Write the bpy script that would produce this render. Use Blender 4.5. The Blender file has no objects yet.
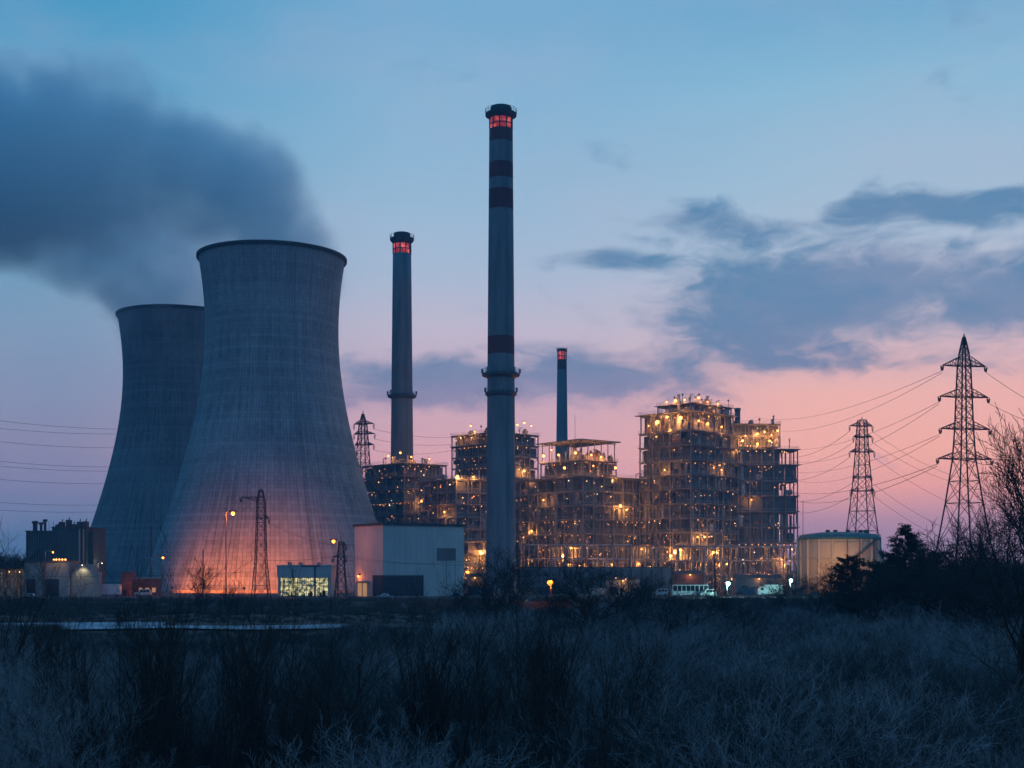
import bpy, math, random
import numpy as np
from mathutils import Vector, Matrix, Quaternion
R = math.radians
PI = math.pi
sc = bpy.context.scene
col = sc.collection
F = 1308.0            # focal length in pixels of a 1024 wide picture
HZ = 570.0            # pixel row of the horizon
CZ = 9.0              # camera height
# ------------------------------------------------------------------ camera
cam_d = bpy.data.cameras.new('camera')
cam = bpy.data.objects.new('camera', cam_d)
col.objects.link(cam)
cam.location = (0, 0, CZ)
cam.rotation_euler = (R(90), 0, 0)
cam_d.sensor_width = 36
cam_d.lens = 36 * F / 1024
cam_d.shift_y = (HZ - 384) / 1024
cam_d.clip_start = 0.5
cam_d.clip_end = 30000
sc.camera = cam
sc.view_settings.view_transform = 'Standard'
sc.view_settings.look = 'None'
sc.view_settings.exposure = 0
sc.view_settings.gamma = 1
sc.cycles.use_denoising = True
sc.cycles.max_bounces = 9
sc.cycles.diffuse_bounces = 2
sc.cycles.glossy_bounces = 2
sc.cycles.volume_bounces = 8
sc.cycles.transparent_max_bounces = 8
sc.cycles.volume_max_steps = 128
sc.cycles.volume_step_rate = 1.0
sc.cycles.sample_clamp_indirect = 4.0


def lin(c):
    return tuple((x / 255 / 12.92) if x / 255 <= .04045 else ((x / 255 + .055) / 1.055) ** 2.4 for x in c) + (1,)


class NT:
    """tiny helper for node trees"""
    def __init__(s, nt):
        s.nt = nt

    def n(s, t, **k):
        x = s.nt.nodes.new(t)
        for a, b in k.items():
            setattr(x, a, b)
        return x

    def put(s, sock, v):
        if isinstance(v, bpy.types.NodeSocket):
            s.nt.links.new(v, sock)
        else:
            sock.default_value = v

    def m(s, op, a, b=0.0, c=0.0, clamp=False):
        x = s.n('ShaderNodeMath', operation=op, use_clamp=clamp)
        s.put(x.inputs[0], a)
        s.put(x.inputs[1], b)
        if op in ('MULTIPLY_ADD', 'SMOOTH_MIN', 'SMOOTH_MAX', 'WRAP'):
            s.put(x.inputs[2], c)
        return x.outputs[0]

    def vm(s, op, a, b=None, out=0):
        x = s.n('ShaderNodeVectorMath', operation=op)
        s.put(x.inputs[0], a)
        if b is not None:
            s.put(x.inputs['Scale'] if op == 'SCALE' else x.inputs[1], b)
        return x.outputs[out]

    def mr(s, v, a, b, c=0.0, d=1.0, smooth=True):
        x = s.n('ShaderNodeMapRange')
        x.interpolation_type = 'SMOOTHSTEP' if smooth else 'LINEAR'
        s.put(x.inputs[0], v)
        for i, q in enumerate((a, b, c, d)):
            s.put(x.inputs[i + 1], q)
        return x.outputs[0]

    def mix(s, f, a, b, blend='MIX'):
        x = s.n('ShaderNodeMix', data_type='RGBA', blend_type=blend)
        s.put(x.inputs[0], f)
        s.put(x.inputs[6], a)
        s.put(x.inputs[7], b)
        return x.outputs[2]

    def ramp(s, v, stops, interp='LINEAR'):
        x = s.n('ShaderNodeValToRGB')
        x.color_ramp.interpolation = interp
        e = x.color_ramp.elements
        while len(e) < len(stops):
            e.new(0.5)
        for i, (p, c) in enumerate(stops):
            e[i].position = p
            e[i].color = c
        s.put(x.inputs[0], v)
        return x.outputs[0]

    def noise(s, vec, scale, detail=4, rough=.55, dist=0.0, out=0, dim='3D'):
        x = s.n('ShaderNodeTexNoise', noise_dimensions=dim)
        if vec is not None:
            s.put(x.inputs['Vector'], vec)
        s.put(x.inputs['Scale'], scale)
        x.inputs['Detail'].default_value = detail
        x.inputs['Roughness'].default_value = rough
        x.inputs['Distortion'].default_value = dist
        return x.outputs[out]

    def comb(s, x, y, z):
        q = s.n('ShaderNodeCombineXYZ')
        s.put(q.inputs[0], x)
        s.put(q.inputs[1], y)
        s.put(q.inputs[2], z)
        return q.outputs[0]

    def sep(s, v):
        q = s.n('ShaderNodeSeparateXYZ')
        s.put(q.inputs[0], v)
        return q.outputs


# ------------------------------------------------------------------ world: dusk sky with clouds
SUN_AZ, SUN_EL = R(48), R(2.0)
w = bpy.data.worlds.new('World')
sc.world = w
w.use_nodes = True
w.node_tree.nodes.clear()
T = NT(w.node_tree)
tc = T.n('ShaderNodeTexCoord')
D = T.vm('NORMALIZE', tc.outputs['Generated'])
dx, dy, dz = T.sep(D)
az = T.m('ARCTAN2', dx, dy)
el = T.m('ARCSINE', dz)


def ep(py):        # picture row -> position along the elevation ramp (0 .. 90 degrees), spread by a square root
    return math.sqrt(max(0, math.atan((HZ - py) / F)) / (PI / 2))


elr = T.m('SQRT', T.m('DIVIDE', T.m('MAXIMUM', el, 0.0), PI / 2))
rampR = T.ramp(elr, [(0, lin((130, 118, 152))), (ep(545), lin((152, 128, 158))), (ep(520), lin((184, 140, 160))), (ep(490), lin((240, 164, 156))),
                     (ep(455), lin((255, 180, 162))), (ep(400), lin((252, 186, 172))), (ep(330), lin((206, 188, 198))),
                     (ep(250), lin((172, 190, 208))), (ep(100), lin((136, 181, 207))), (ep(20), lin((108, 164, 198))),
                     (1, lin((20, 112, 178)))])
rampC = T.ramp(elr, [(0, lin((116, 112, 155))), (ep(520), lin((190, 140, 166))), (ep(455), lin((226, 168, 174))),
                     (ep(400), lin((212, 174, 186))), (ep(330), lin((196, 187, 204))), (ep(270), lin((168, 186, 208))),
                     (ep(200), lin((150, 182, 207))), (ep(100), lin((130, 174, 204))), (ep(10), lin((118, 166, 200))),
                     (1, lin((20, 112, 178)))])
rampL = T.ramp(elr, [(0, lin((70, 108, 150))), (ep(534), lin((86, 116, 154))), (ep(490), lin((120, 126, 162))),
                     (ep(450), lin((140, 139, 168))), (ep(400), lin((138, 150, 178))), (ep(345), lin((130, 156, 184))), (ep(270), lin((112, 158, 186))),
                     (ep(110), lin((88, 156, 192))), (ep(10), lin((66, 146, 187))),
                     (1, lin((16, 106, 172)))])
rampB = T.ramp(elr, [(0, lin((10, 92, 140))), (.3, lin((6, 112, 168))), (.55, lin((4, 128, 186))), (1, lin((10, 112, 174)))])
sky = T.mix(T.mr(az, R(-20), R(-3)), rampL, rampC)
sky = T.mix(T.mr(az, R(0), R(14)), sky, rampR)
aaz = T.m('ABSOLUTE', T.m('SUBTRACT', az, R(3)))
sky = T.mix(T.mr(aaz, R(26), R(52)), sky, rampB)
# clouds: soft banks placed by compass direction and height, broken up by noise
cu = T.m('MULTIPLY', az, F / 100)
cv = T.m('MULTIPLY', el, F / 100)
cvec = T.comb(cu, T.m('MULTIPLY', cv, 2.3), 0.0)
warp = T.noise(cvec, .9, 3, .5, out=1)
warped = T.vm('ADD', cvec, T.vm('SCALE', T.vm('SUBTRACT', warp, (.5, .5, .5)), 1.6))
n1 = T.noise(warped, .62, 7, .56)
n2 = T.noise(warped, 2.2, 5, .6)
wx = T.vm('SCALE', T.vm('SUBTRACT', T.noise(cvec, .5, 3, .5, out=1), (.5, .5, .5)), 1.0)
wxs = T.sep(wx)
bu = T.m('ADD', cu, wxs[0])
bv = T.m('ADD', cv, T.m('MULTIPLY', wxs[1], .55))
blobs = [(845, 298, 200, 52, 1.0), (1010, 292, 150, 46, .95), (925, 203, 120, 20, .74), (725, 225, 125, 26, .74), (610, 266, 85, 13, .70),
         (700, 330, 50, 20, .62), (450, 386, 130, 30, .86), (600, 376, 120, 34, .88), (1000, 45, 90, 45, .26), (850, 350, 170, 20, .66),
         (690, 285, 85, 22, .52), (990, 365, 110, 16, .45), (660, 432, 120, 18, .25), (560, 412, 130, 16, .36)]
fld = None
for (bx, by, rx, ry, am) in blobs:
    a0 = math.atan((bx - 512) / F) * F / 100
    e0 = math.atan((HZ - by) / F * math.cos(math.atan((bx - 512) / F))) * F / 100
    qx = T.m('DIVIDE', T.m('SUBTRACT', bu, a0), rx / 100)
    qy = T.m('DIVIDE', T.m('SUBTRACT', bv, e0), ry / 100)
    d2 = T.m('ADD', T.m('MULTIPLY', qx, qx), T.m('MULTIPLY', qy, qy))
    g = T.m('MULTIPLY', T.m('EXPONENT', T.m('MULTIPLY', d2, -0.8)), am)
    fld = g if fld is None else T.m('SMOOTH_MAX', fld, g, .15)
# a few loose clouds elsewhere round the sky so other views are not empty
side = T.mr(aaz, R(26), R(50))
fld = T.m('MAXIMUM', fld, T.m('MULTIPLY', side, .42))
body = T.m('ADD', fld, T.m('ADD', T.m('MULTIPLY', T.m('SUBTRACT', n1, .5), 1.55), T.m('MULTIPLY', T.m('SUBTRACT', n2, .5), .45)))
cden = T.mr(body, .26, .74)
ccol = T.ramp(elr, [(ep(480), lin((196, 148, 172))), (ep(420), lin((150, 134, 166))), (ep(370), lin((106, 130, 164))),
                    (ep(300), lin((82, 128, 164))), (ep(220), lin((82, 128, 165))), (ep(50), lin((92, 140, 175)))])
ccol = T.mix(T.mr(T.m('ADD', n1, T.m('MULTIPLY', n2, .35)), .52, .80), T.mix(.12, ccol, lin((205, 180, 195))), ccol)
sky = T.mix(T.m('MULTIPLY', cden, .92), sky, ccol)
# faint high veil variation
veil = T.noise(cvec, .35, 5, .55)
sky = T.mix(T.m('MULTIPLY', T.mr(veil, .4, .75), .14), sky, lin((205, 175, 195)))
# below the horizon
sky = T.mix(T.mr(dz, -.02, 0.0), lin((30, 45, 70)), sky)
nish = T.n('ShaderNodeTexSky', sky_type='NISHITA')
nish.sun_disc = False
nish.sun_elevation = SUN_EL
nish.sun_rotation = SUN_AZ
bg = T.n('ShaderNodeBackground')
T.put(bg.inputs[0], sky)
bg.inputs[1].default_value = 1.16
bg2 = T.n('ShaderNodeBackground')
T.put(bg2.inputs[0], nish.outputs[0])
bg2.inputs[1].default_value = 0.001
ads = T.n('ShaderNodeAddShader')
T.put(ads.inputs[0], bg.outputs[0])
T.put(ads.inputs[1], bg2.outputs[0])
wo = T.n('ShaderNodeOutputWorld')
T.put(wo.inputs[0], ads.outputs[0])
w.cycles.sampling_method = 'MANUAL'
w.cycles.sample_map_resolution = 512
# last glow of the set sun, very weak and very soft
sun_d = bpy.data.lights.new('sun', 'SUN')
sun_d.energy = 0.015
sun_d.angle = R(30)
sun_d.color = (1, .62, .55)
sun = bpy.data.objects.new('sun', sun_d)
col.objects.link(sun)
sd = Vector((math.sin(R(75)), math.cos(R(75)), .12)).normalized()
sun.rotation_euler = sd.to_track_quat('Z', 'Y').to_euler()


# ------------------------------------------------------------------ helpers
def px(x, y, Y):
    """picture pixel at distance Y -> world point"""
    return Vector(((x - 512) / F * Y, Y, CZ - (y - HZ) / F * Y))


def setp(o, label=None, cat=None, group=None, kind=None):
    if label: o['label'] = label
    if cat: o['category'] = cat
    if group: o['group'] = group
    if kind: o['kind'] = kind
    return o


def empty(name, loc, rz=0, label=None, cat=None, group=None, kind=None, parent=None):
    o = bpy.data.objects.new(name, None)
    o.empty_display_size = 2
    col.objects.link(o)
    o.location = loc
    o.rotation_euler = (0, 0, rz)
    if parent: o.parent = parent
    return setp(o, label, cat, group, kind)


class MB:
    def __init__(s):
        s.v = []
        s.f = []
        s.mi = []

    def add(s, vs, fs, mi=0):
        b = len(s.v)
        s.v.extend([tuple(q) for q in vs])
        s.f.extend([tuple(b + i for i in q) for q in fs])
        s.mi.extend([mi] * len(fs))

    def box(s, x0, x1, y0, y1, z0, z1, mi=0):
        s.add([(x0, y0, z0), (x1, y0, z0), (x1, y1, z0), (x0, y1, z0), (x0, y0, z1), (x1, y0, z1), (x1, y1, z1), (x0, y1, z1)],
              [(0, 3, 2, 1), (4, 5, 6, 7), (0, 1, 5, 4), (1, 2, 6, 5), (2, 3, 7, 6), (3, 0, 4, 7)], mi)
        return s

    def bar(s, p, q, r, n=4, r2=None, mi=0, caps=True):
        p = Vector(p)
        q = Vector(q)
        d = q - p
        if d.length < 1e-6: return s
        d.normalize()
        u = d.cross(Vector((0, 0, 1)) if abs(d.z) < .95 else Vector((1, 0, 0))).normalized()
        t = d.cross(u)
        r2 = r if r2 is None else r2
        vs = []
        for (c, rr) in ((p, r), (q, r2)):
            for i in range(n):
                a = 2 * PI * (i + .5) / n
                vs.append(c + u * (rr * math.cos(a)) + t * (rr * math.sin(a)))
        fs = [(i, (i + 1) % n, n + (i + 1) % n, n + i) for i in range(n)]
        if caps and n > 2:
            fs += [tuple(range(n - 1, -1, -1)), tuple(range(n, 2 * n))]
        s.add(vs, fs, mi)
        return s

    def path(s, pts, r, n=5, mi=0):
        for a, b in zip(pts[:-1], pts[1:]):
            s.bar(a, b, r, n, mi=mi, caps=False)
        return s

    def lathe(s, prof, n=32, cx=0, cy=0, close_bot=True, close_top=True, mis=None):
        b = len(s.v)
        for (r, z) in prof:
            for i in range(n):
                a = 2 * PI * i / n
                s.v.append((cx + r * math.cos(a), cy + r * math.sin(a), z))
        for k in range(len(prof) - 1):
            for i in range(n):
                j = (i + 1) % n
                s.f.append((b + k * n + i, b + k * n + j, b + (k + 1) * n + j, b + (k + 1) * n + i))
                s.mi.append(mis[k] if mis else 0)
        if close_bot and prof[0][0] > 1e-4:
            s.f.append(tuple(b + i for i in range(n - 1, -1, -1)))
            s.mi.append(mis[0] if mis else 0)
        if close_top and prof[-1][0] > 1e-4:
            s.f.append(tuple(b + (len(prof) - 1) * n + i for i in range(n)))
            s.mi.append(mis[-1] if mis else 0)
        return s

    def mesh(s, name, mats, smooth=False):
        me = bpy.data.meshes.new(name)
        me.from_pydata(s.v, [], s.f)
        for m_ in (mats if isinstance(mats, (list, tuple)) else [mats]):
            me.materials.append(m_)
        if any(s.mi):
            me.polygons.foreach_set('material_index', s.mi)
        if smooth:
            me.polygons.foreach_set('use_smooth', [True] * len(me.polygons))
        me.update()
        return me

    def build(s, name, mats, parent=None, smooth=False, loc=None, **tags):
        o = bpy.data.objects.new(name, s.mesh(name, mats, smooth))
        col.objects.link(o)
        if parent: o.parent = parent
        if loc is not None: o.location = loc
        return setp(o, **tags)


def inst(name, me, parent, loc, sc_=1.0, rz=0.0):
    o = bpy.data.objects.new(name, me)
    col.objects.link(o)
    o.parent = parent
    o.location = loc
    o.scale = (sc_,) * 3
    o.rotation_euler = (0, 0, rz)
    return o


def copy_tree(o, parent=None):
    c = o.copy()
    col.objects.link(c)
    c.parent = parent
    for ch in list(o.children):
        copy_tree(ch, c)
    return c


# ------------------------------------------------------------------ materials
def mat(name, c, rough=.8, metal=0.0, var=.25, scale=.6, stretch=(1, 1, 1), bump=0.0, c2=None, spec=.3):
    m_ = bpy.data.materials.new(name)
    m_.use_nodes = True
    t = NT(m_.node_tree)
    b = m_.node_tree.nodes['Principled BSDF']
    b.inputs['Roughness'].default_value = rough
    b.inputs['Metallic'].default_value = metal
    b.inputs['Specular IOR Level'].default_value = spec
    tcn = t.n('ShaderNodeTexCoord').outputs['Object']
    mp = t.n('ShaderNodeMapping')
    mp.inputs['Scale'].default_value = stretch
    t.put(mp.inputs[0], tcn)
    nz = t.noise(mp.outputs[0], scale, 6, .6)
    c = tuple(c) + (1,) if len(c) == 3 else c
    cc = tuple(x * (1 - var) for x in c[:3]) + (1,)
    ch = tuple(min(1, x * (1 + var)) for x in c[:3]) + (1,) if c2 is None else tuple(c2) + (1,)
    t.put(b.inputs['Base Color'], t.mix(t.mr(nz, .3, .7), cc, ch))
    if bump:
        bp = t.n('ShaderNodeBump')
        bp.inputs['Strength'].default_value = bump
        t.put(bp.inputs['Height'], nz)
        t.put(b.inputs['Normal'], bp.outputs[0])
    return m_


def emit(name, c, s):
    m_ = bpy.data.materials.new(name)
    m_.use_nodes = True
    b = m_.node_tree.nodes['Principled BSDF']
    b.inputs['Base Color'].default_value = (.1, .1, .1, 1)
    b.inputs['Emission Color'].default_value = tuple(c) + (1,)
    b.inputs['Emission Strength'].default_value = s
    return m_


def tower_mat(tone=1.0):
    """board-marked concrete: lift lines, vertical formwork ribs, rain streaks"""
    m_ = bpy.data.materials.new('cooling_tower_concrete')
    m_.use_nodes = True
    t = NT(m_.node_tree)
    b = m_.node_tree.nodes['Principled BSDF']
    b.inputs['Roughness'].default_value = .85
    b.inputs['Specular IOR Level'].default_value = .2
    o = t.sep(t.n('ShaderNodeTexCoord').outputs['Object'])
    ang = t.m('ARCTAN2', o[1], o[0])
    ub = t.m('MULTIPLY', ang, 170 / (2 * PI))
    zb = t.m('DIVIDE', o[2], 1.6)
    fu = t.m('ABSOLUTE', t.m('SUBTRACT', t.m('FRACT', ub), .5))
    fz = t.m('ABSOLUTE', t.m('SUBTRACT', t.m('FRACT', zb), .5))
    lu = t.mr(fu, .36, .5)
    lz = t.mr(fz, .36, .5)
    cell = t.comb(t.m('FLOOR', ub), t.m('FLOOR', zb), 0.0)
    wn = t.n('ShaderNodeTexWhiteNoise', noise_dimensions='3D')
    t.put(wn.inputs[0], cell)
    cellv = wn.outputs[0]
    wz = t.n('ShaderNodeTexWhiteNoise', noise_dimensions='1D')
    t.put(wz.inputs['W'], t.m('FLOOR', t.m('DIVIDE', zb, 1.0)))
    streak = t.noise(t.comb(t.m('MULTIPLY', ang, 30.0), t.m('MULTIPLY', o[2], .035), 0.0), 1.0, 6, .65)
    blot = t.noise(t.n('ShaderNodeTexCoord').outputs['Object'], .03, 5, .55)
    v = t.m('ADD', .74, t.m('MULTIPLY', t.m('SUBTRACT', cellv, .5), .14))
    v = t.m('ADD', v, t.m('MULTIPLY', t.m('SUBTRACT', wz.outputs[0], .5), .15))
    v = t.m('ADD', v, t.m('MULTIPLY', t.m('SUBTRACT', streak, .5), 1.0))
    v = t.m('ADD', v, t.m('MULTIPLY', t.m('SUBTRACT', blot, .5), .75))
    v = t.m('SUBTRACT', v, t.m('MULTIPLY', lu, .26))
    v = t.m('SUBTRACT', v, t.m('MULTIPLY', lz, .12))
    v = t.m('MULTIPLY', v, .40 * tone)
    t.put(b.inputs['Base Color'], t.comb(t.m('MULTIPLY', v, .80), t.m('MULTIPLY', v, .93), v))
    h = t.m('SUBTRACT', 0.0, t.m('ADD', lu, t.m('MULTIPLY', lz, .7)))
    bp = t.n('ShaderNodeBump')
    bp.inputs['Strength'].default_value = .5
    bp.inputs['Distance'].default_value = .12
    t.put(bp.inputs['Height'], h)
    t.put(b.inputs['Normal'], bp.outputs[0])
    return m_


M = {}
M['tower'] = tower_mat()
M['tower_shaded'] = tower_mat(.72)  # same concrete with the rear tower's shade put into a darker tone
M['rim'] = mat('rim_concrete', (.05, .05, .055), var=.3)
M['chim'] = mat('chimney_concrete', (.155, .175, .19), var=.22, scale=.25, stretch=(1, 1, .15), bump=.1)
M['chimred'] = mat('chimney_red_paint', (.13, .028, .03), var=.25, scale=.4, stretch=(1, 1, .2))
M['steel'] = mat('steel', (.20, .21, .22), rough=.6, metal=.2, var=.3, scale=.3)
M['steeld'] = mat('dark_steel', (.07, .075, .08), rough=.6, metal=.2, var=.3, scale=.3)
M['galv'] = mat('galvanised_metal', (.34, .35, .35), rough=.5, metal=.2, var=.3, scale=.5)
M['rust'] = mat('rusty_metal', (.20, .11, .07), rough=.8, var=.4, scale=.5)
M['deck'] = mat('deck_grating', (.22, .23, .24), rough=.7, var=.3, scale=.5)
M['clad'] = mat('metal_cladding', (.12, .13, .14), rough=.6, metal=.1, var=.3, scale=.2, stretch=(1, 1, .3))
M['pylon'] = mat('pylon_steel', (.035, .036, .04), rough=.6, metal=.2, var=.3)
M['wire'] = mat('cable', (.03, .03, .035), rough=.6, var=.1)
M['glassin'] = mat('insulator_glass', (.09, .06, .05), rough=.3)
M['white_wall'] = mat('pale_sheet_cladding', (.44, .44, .43), rough=.6, var=.08, scale=.3, stretch=(1, 1, .25))
M['roofdark'] = mat('dark_roof', (.04, .045, .05), rough=.7)
M['green_clad'] = mat('dark_green_cladding', (.035, .075, .08), rough=.7, var=.25, scale=.25, stretch=(1, 1, .3))
M['grey_wall'] = mat('grey_render', (.26, .26, .25), rough=.85, var=.15, scale=.3)
M['brick'] = mat('red_brickwork', (.15, .08, .065), rough=.9, var=.25, scale=.6)
M['dglass'] = mat('dark_glass', (.015, .02, .025), rough=.15, spec=.6, var=.2)
M['tank'] = mat('tank_paint', (.46, .41, .32), rough=.6, var=.12, scale=.2, stretch=(1, 1, .3))
M['tankroof'] = mat('green_tank_roof', (.05, .14, .14), rough=.6, var=.2)
M['asph'] = mat('asphalt', (.05, .05, .052), rough=.75, var=.25, scale=.4, bump=.1)
M['gravel'] = mat('yard_gravel', (.085, .08, .075), rough=.95, var=.35, scale=.8, bump=.3)
M['kerb'] = mat('kerb_concrete', (.25, .25, .24), rough=.9)
M['mark'] = mat('white_paint', (.6, .6, .6), rough=.7)
M['van'] = mat('white_van_paint', (.6, .6, .6), rough=.35, var=.05)
M['vanb'] = mat('blue_paint', (.05, .09, .16), rough=.35, var=.05)
M['rubber'] = mat('rubber', (.02, .02, .02), rough=.9)
M['wood'] = mat('weathered_pole_wood', (.06, .05, .045), rough=.9)
M['conc'] = mat('concrete', (.28, .275, .26), rough=.9, var=.2, scale=.3)
M['bark'] = mat('dark_bark', (.045, .040, .036), rough=.95, var=.3, scale=2)
M['twig'] = mat('brown_twigs', (.040, .034, .030), rough=.95, var=.35, scale=.7)
M['pale'] = mat('frosted_twigs', (.27, .27, .28), rough=.95, var=.3, scale=.7)
M['midtwig'] = mat('grey_twigs', (.075, .075, .075), rough=.95, var=.35, scale=.7)
M['dry'] = mat('dry_grass', (.085, .072, .056), rough=.95, var=.4, scale=.5)
M['needle'] = mat('conifer_needles', (.022, .034, .022), rough=.9, var=.4, scale=1.0)
M['e_warm'] = emit('sodium_lamp', (1.0, .30, .06), 4)
M['e_warm2'] = emit('small_sodium_lamp', (1.0, .38, .10), 2.6)
M['e_gold'] = emit('gold_lamp', (1.0, .52, .18), 3.5)
M['e_white'] = emit('white_lamp', (1.0, .78, .50), 4)
M['e_dim'] = emit('dim_lamp', (1.0, .34, .12), 1.2)
M['e_flood'] = emit('floodlight_glass', (1.0, .30, .06), 7)
M['e_street'] = emit('street_lamp_glass', (1.0, .22, .02), 9.0)
M['e_cool'] = emit('cool_floodlight_glass', (.40, 1.0, .95), 14)



def window_glow(name, ca, cb, s, sx=.9, sz=1.1):
    m_ = emit(name, ca, s)
    t = NT(m_.node_tree)
    b = m_.node_tree.nodes['Principled BSDF']
    n = t.noise(t.n('ShaderNodeTexCoord').outputs['Object'], sx, 3, .7)
    t.put(b.inputs['Emission Color'], t.ramp(n, [(.44, cb + (1,)), (.53, tuple(x * .45 for x in ca) + (1,)), (.66, ca + (1,))]))
    return m_


M['e_red'] = window_glow('red_beacon_glass', (1.0, .13, .10), (.22, .012, .012), 1.1, sx=.33)
M['e_window'] = window_glow('lit_shop_windows', (1.0, .86, .38), (.02, .05, .05), 1.1)
M['e_door'] = emit('lit_interior', (1.0, .50, .22), .4)

# ------------------------------------------------------------------ setting: ground, road, water, treeline
def ground():
    rs = np.random.RandomState(3)
    ys = np.concatenate([np.linspace(-300, 0, 6), np.linspace(10, 380, 60), np.linspace(420, 1200, 14), [2500, 6000, 14000]])
    xs = np.concatenate([[-12000, -4000, -1200, -600], np.linspace(-340, 340, 70), [600, 1200, 4000, 12000]])
    mb = MB()
    for y in ys:
        for x in xs:
            z = 0
            if -20 < y < 180 and abs(x) < 340:
                k = min(1, (180 - y) / 60) * min(1, (y + 20) / 20) * min(1, (340 - abs(x)) / 60)
                z = k * (.5 * math.sin(x * .07 + 1) * math.cos(y * .05) + .3 * math.sin(x * .19 + y * .13)) - .1 * k
            mb.v.append((x, y, z))
    nx = len(xs)
    for j in range(len(ys) - 1):
        for i in range(nx - 1):
            mb.f.append((j * nx + i, j * nx + i + 1, (j + 1) * nx + i + 1, (j + 1) * nx + i))
            mb.mi.append(0)
    g = mat('rough_meadow_soil', (.045, .042, .036), rough=1, var=.5, scale=.08, bump=.3, c2=(.085, .078, .066))
    return mb.build('ground', g, smooth=True, kind='structure', label='dark rough ground under the scrub and the power station')


ground()
mb = MB().box(-700, 900, 352, 760, -.5, .06)
mb.build('yard', M['gravel'], kind='structure', label='gravel works yard of the power station')
mb = MB().box(-900, 900, 332, 346, -.5, .45)
mb.build('road', M['asph'], kind='structure', label='dark asphalt road running along the works fence')
mb = MB()
mb.box(-900, 900, 331.6, 331.95, -.5, .58)
mb.box(-900, 900, 346.05, 346.4, -.5, .58)
mb.build('kerb', M['kerb'], kind='structure', label='pale kerbs along the works road')
mb = MB()
x = -300
while x < 300:
    mb.box(x, x + 3, 338.9, 339.1, .44, .455)
    x += 9
mb.build('road_marking', M['mark'], kind='structure', label='dashed white centre line on the works road')
# embankment in front of the road
mb = MB()
pts = [(300, -.3), (312, 1.0), (322, 1.3), (330, .55), (331, -.3)]
for (a, za), (b, zb) in zip(pts[:-1], pts[1:]):
    mb.add([(-900, a, za), (900, a, za), (900, b, zb), (-900, b, zb)], [(0, 1, 2, 3)])
mb.build('embankment', mat('grass_bank', (.035, .036, .03), rough=1, var=.5, scale=.2, bump=.3), kind='structure', label='low dark grass bank below the works road')
# wet track; the sky's reflection is painted in as a matt pale colour
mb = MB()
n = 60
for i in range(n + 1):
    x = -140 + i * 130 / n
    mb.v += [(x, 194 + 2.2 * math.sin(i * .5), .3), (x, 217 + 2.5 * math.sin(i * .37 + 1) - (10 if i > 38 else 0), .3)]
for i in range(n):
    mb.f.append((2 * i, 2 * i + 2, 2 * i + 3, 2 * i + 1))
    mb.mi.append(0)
mb.build('path', mat('sky_sheen_track', (.34, .36, .40), rough=.95, var=.3, scale=.25), kind='structure', label='wet track crossing the low ground, sky sheen painted in as pale colour')

# ------------------------------------------------------------------ cooling towers
def cooling_tower(pxc, Y, label, m_='tower'):
    base = Vector(((pxc - 512) / F * Y, Y, 0))
    t = empty('cooling_tower', base, label=label, cat='cooling tower', group='cooling towers')
    r0, zt, c, H = 28.1, 111.5, 66.5, 142.0
    rr = lambda z: r0 * math.sqrt(1 + ((z - zt) / c) ** 2)
    prof = [(rr(z), z) for z in np.linspace(.5, H, 60)]
    inner = [(rr(z) - .6, z) for z in np.linspace(H, 30, 20)]
    MB().lathe(prof + inner, 144, close_bot=False, close_top=False).build('shell', M[m_], t, smooth=True)
    R1 = rr(H)
    MB().lathe([(R1 - .7, H - .8), (R1 + .75, H - .7), (R1 + .85, H + .1), (R1 + .85, H + .5), (R1 - .3, H + .5), (R1 - .7, H)], 144,
               close_bot=False, close_top=False).build('rim', M['rim'], t, smooth=False)
    rb = rr(.5)
    MB().lathe([(rb + 3, 0), (rb + 3, 1.2), (rb + 2.6, 1.25), (rb - 1, 1.25)], 96, close_bot=False, close_top=False).build('basin_wall', M['conc'], t)
    mb = MB()
    for k in range(2):
        a = R(-62) + k * .012
        pts = [((rr(z) + .5) * math.cos(a), (rr(z) + .5) * math.sin(a), z) for z in np.linspace(2, H, 30)]
        pts = [Vector(p) for p in pts]
        mb.path(pts, .07, 4)
    mb.build('ladder', M['steel'], t)
    return t


cooling_tower(272.3, 560, 'nearer and larger concrete cooling tower, its foot lit orange by lamps')
cooling_tower(178.5, 688, 'farther concrete cooling tower, half hidden behind the nearer one', 'tower_shaded')

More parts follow.
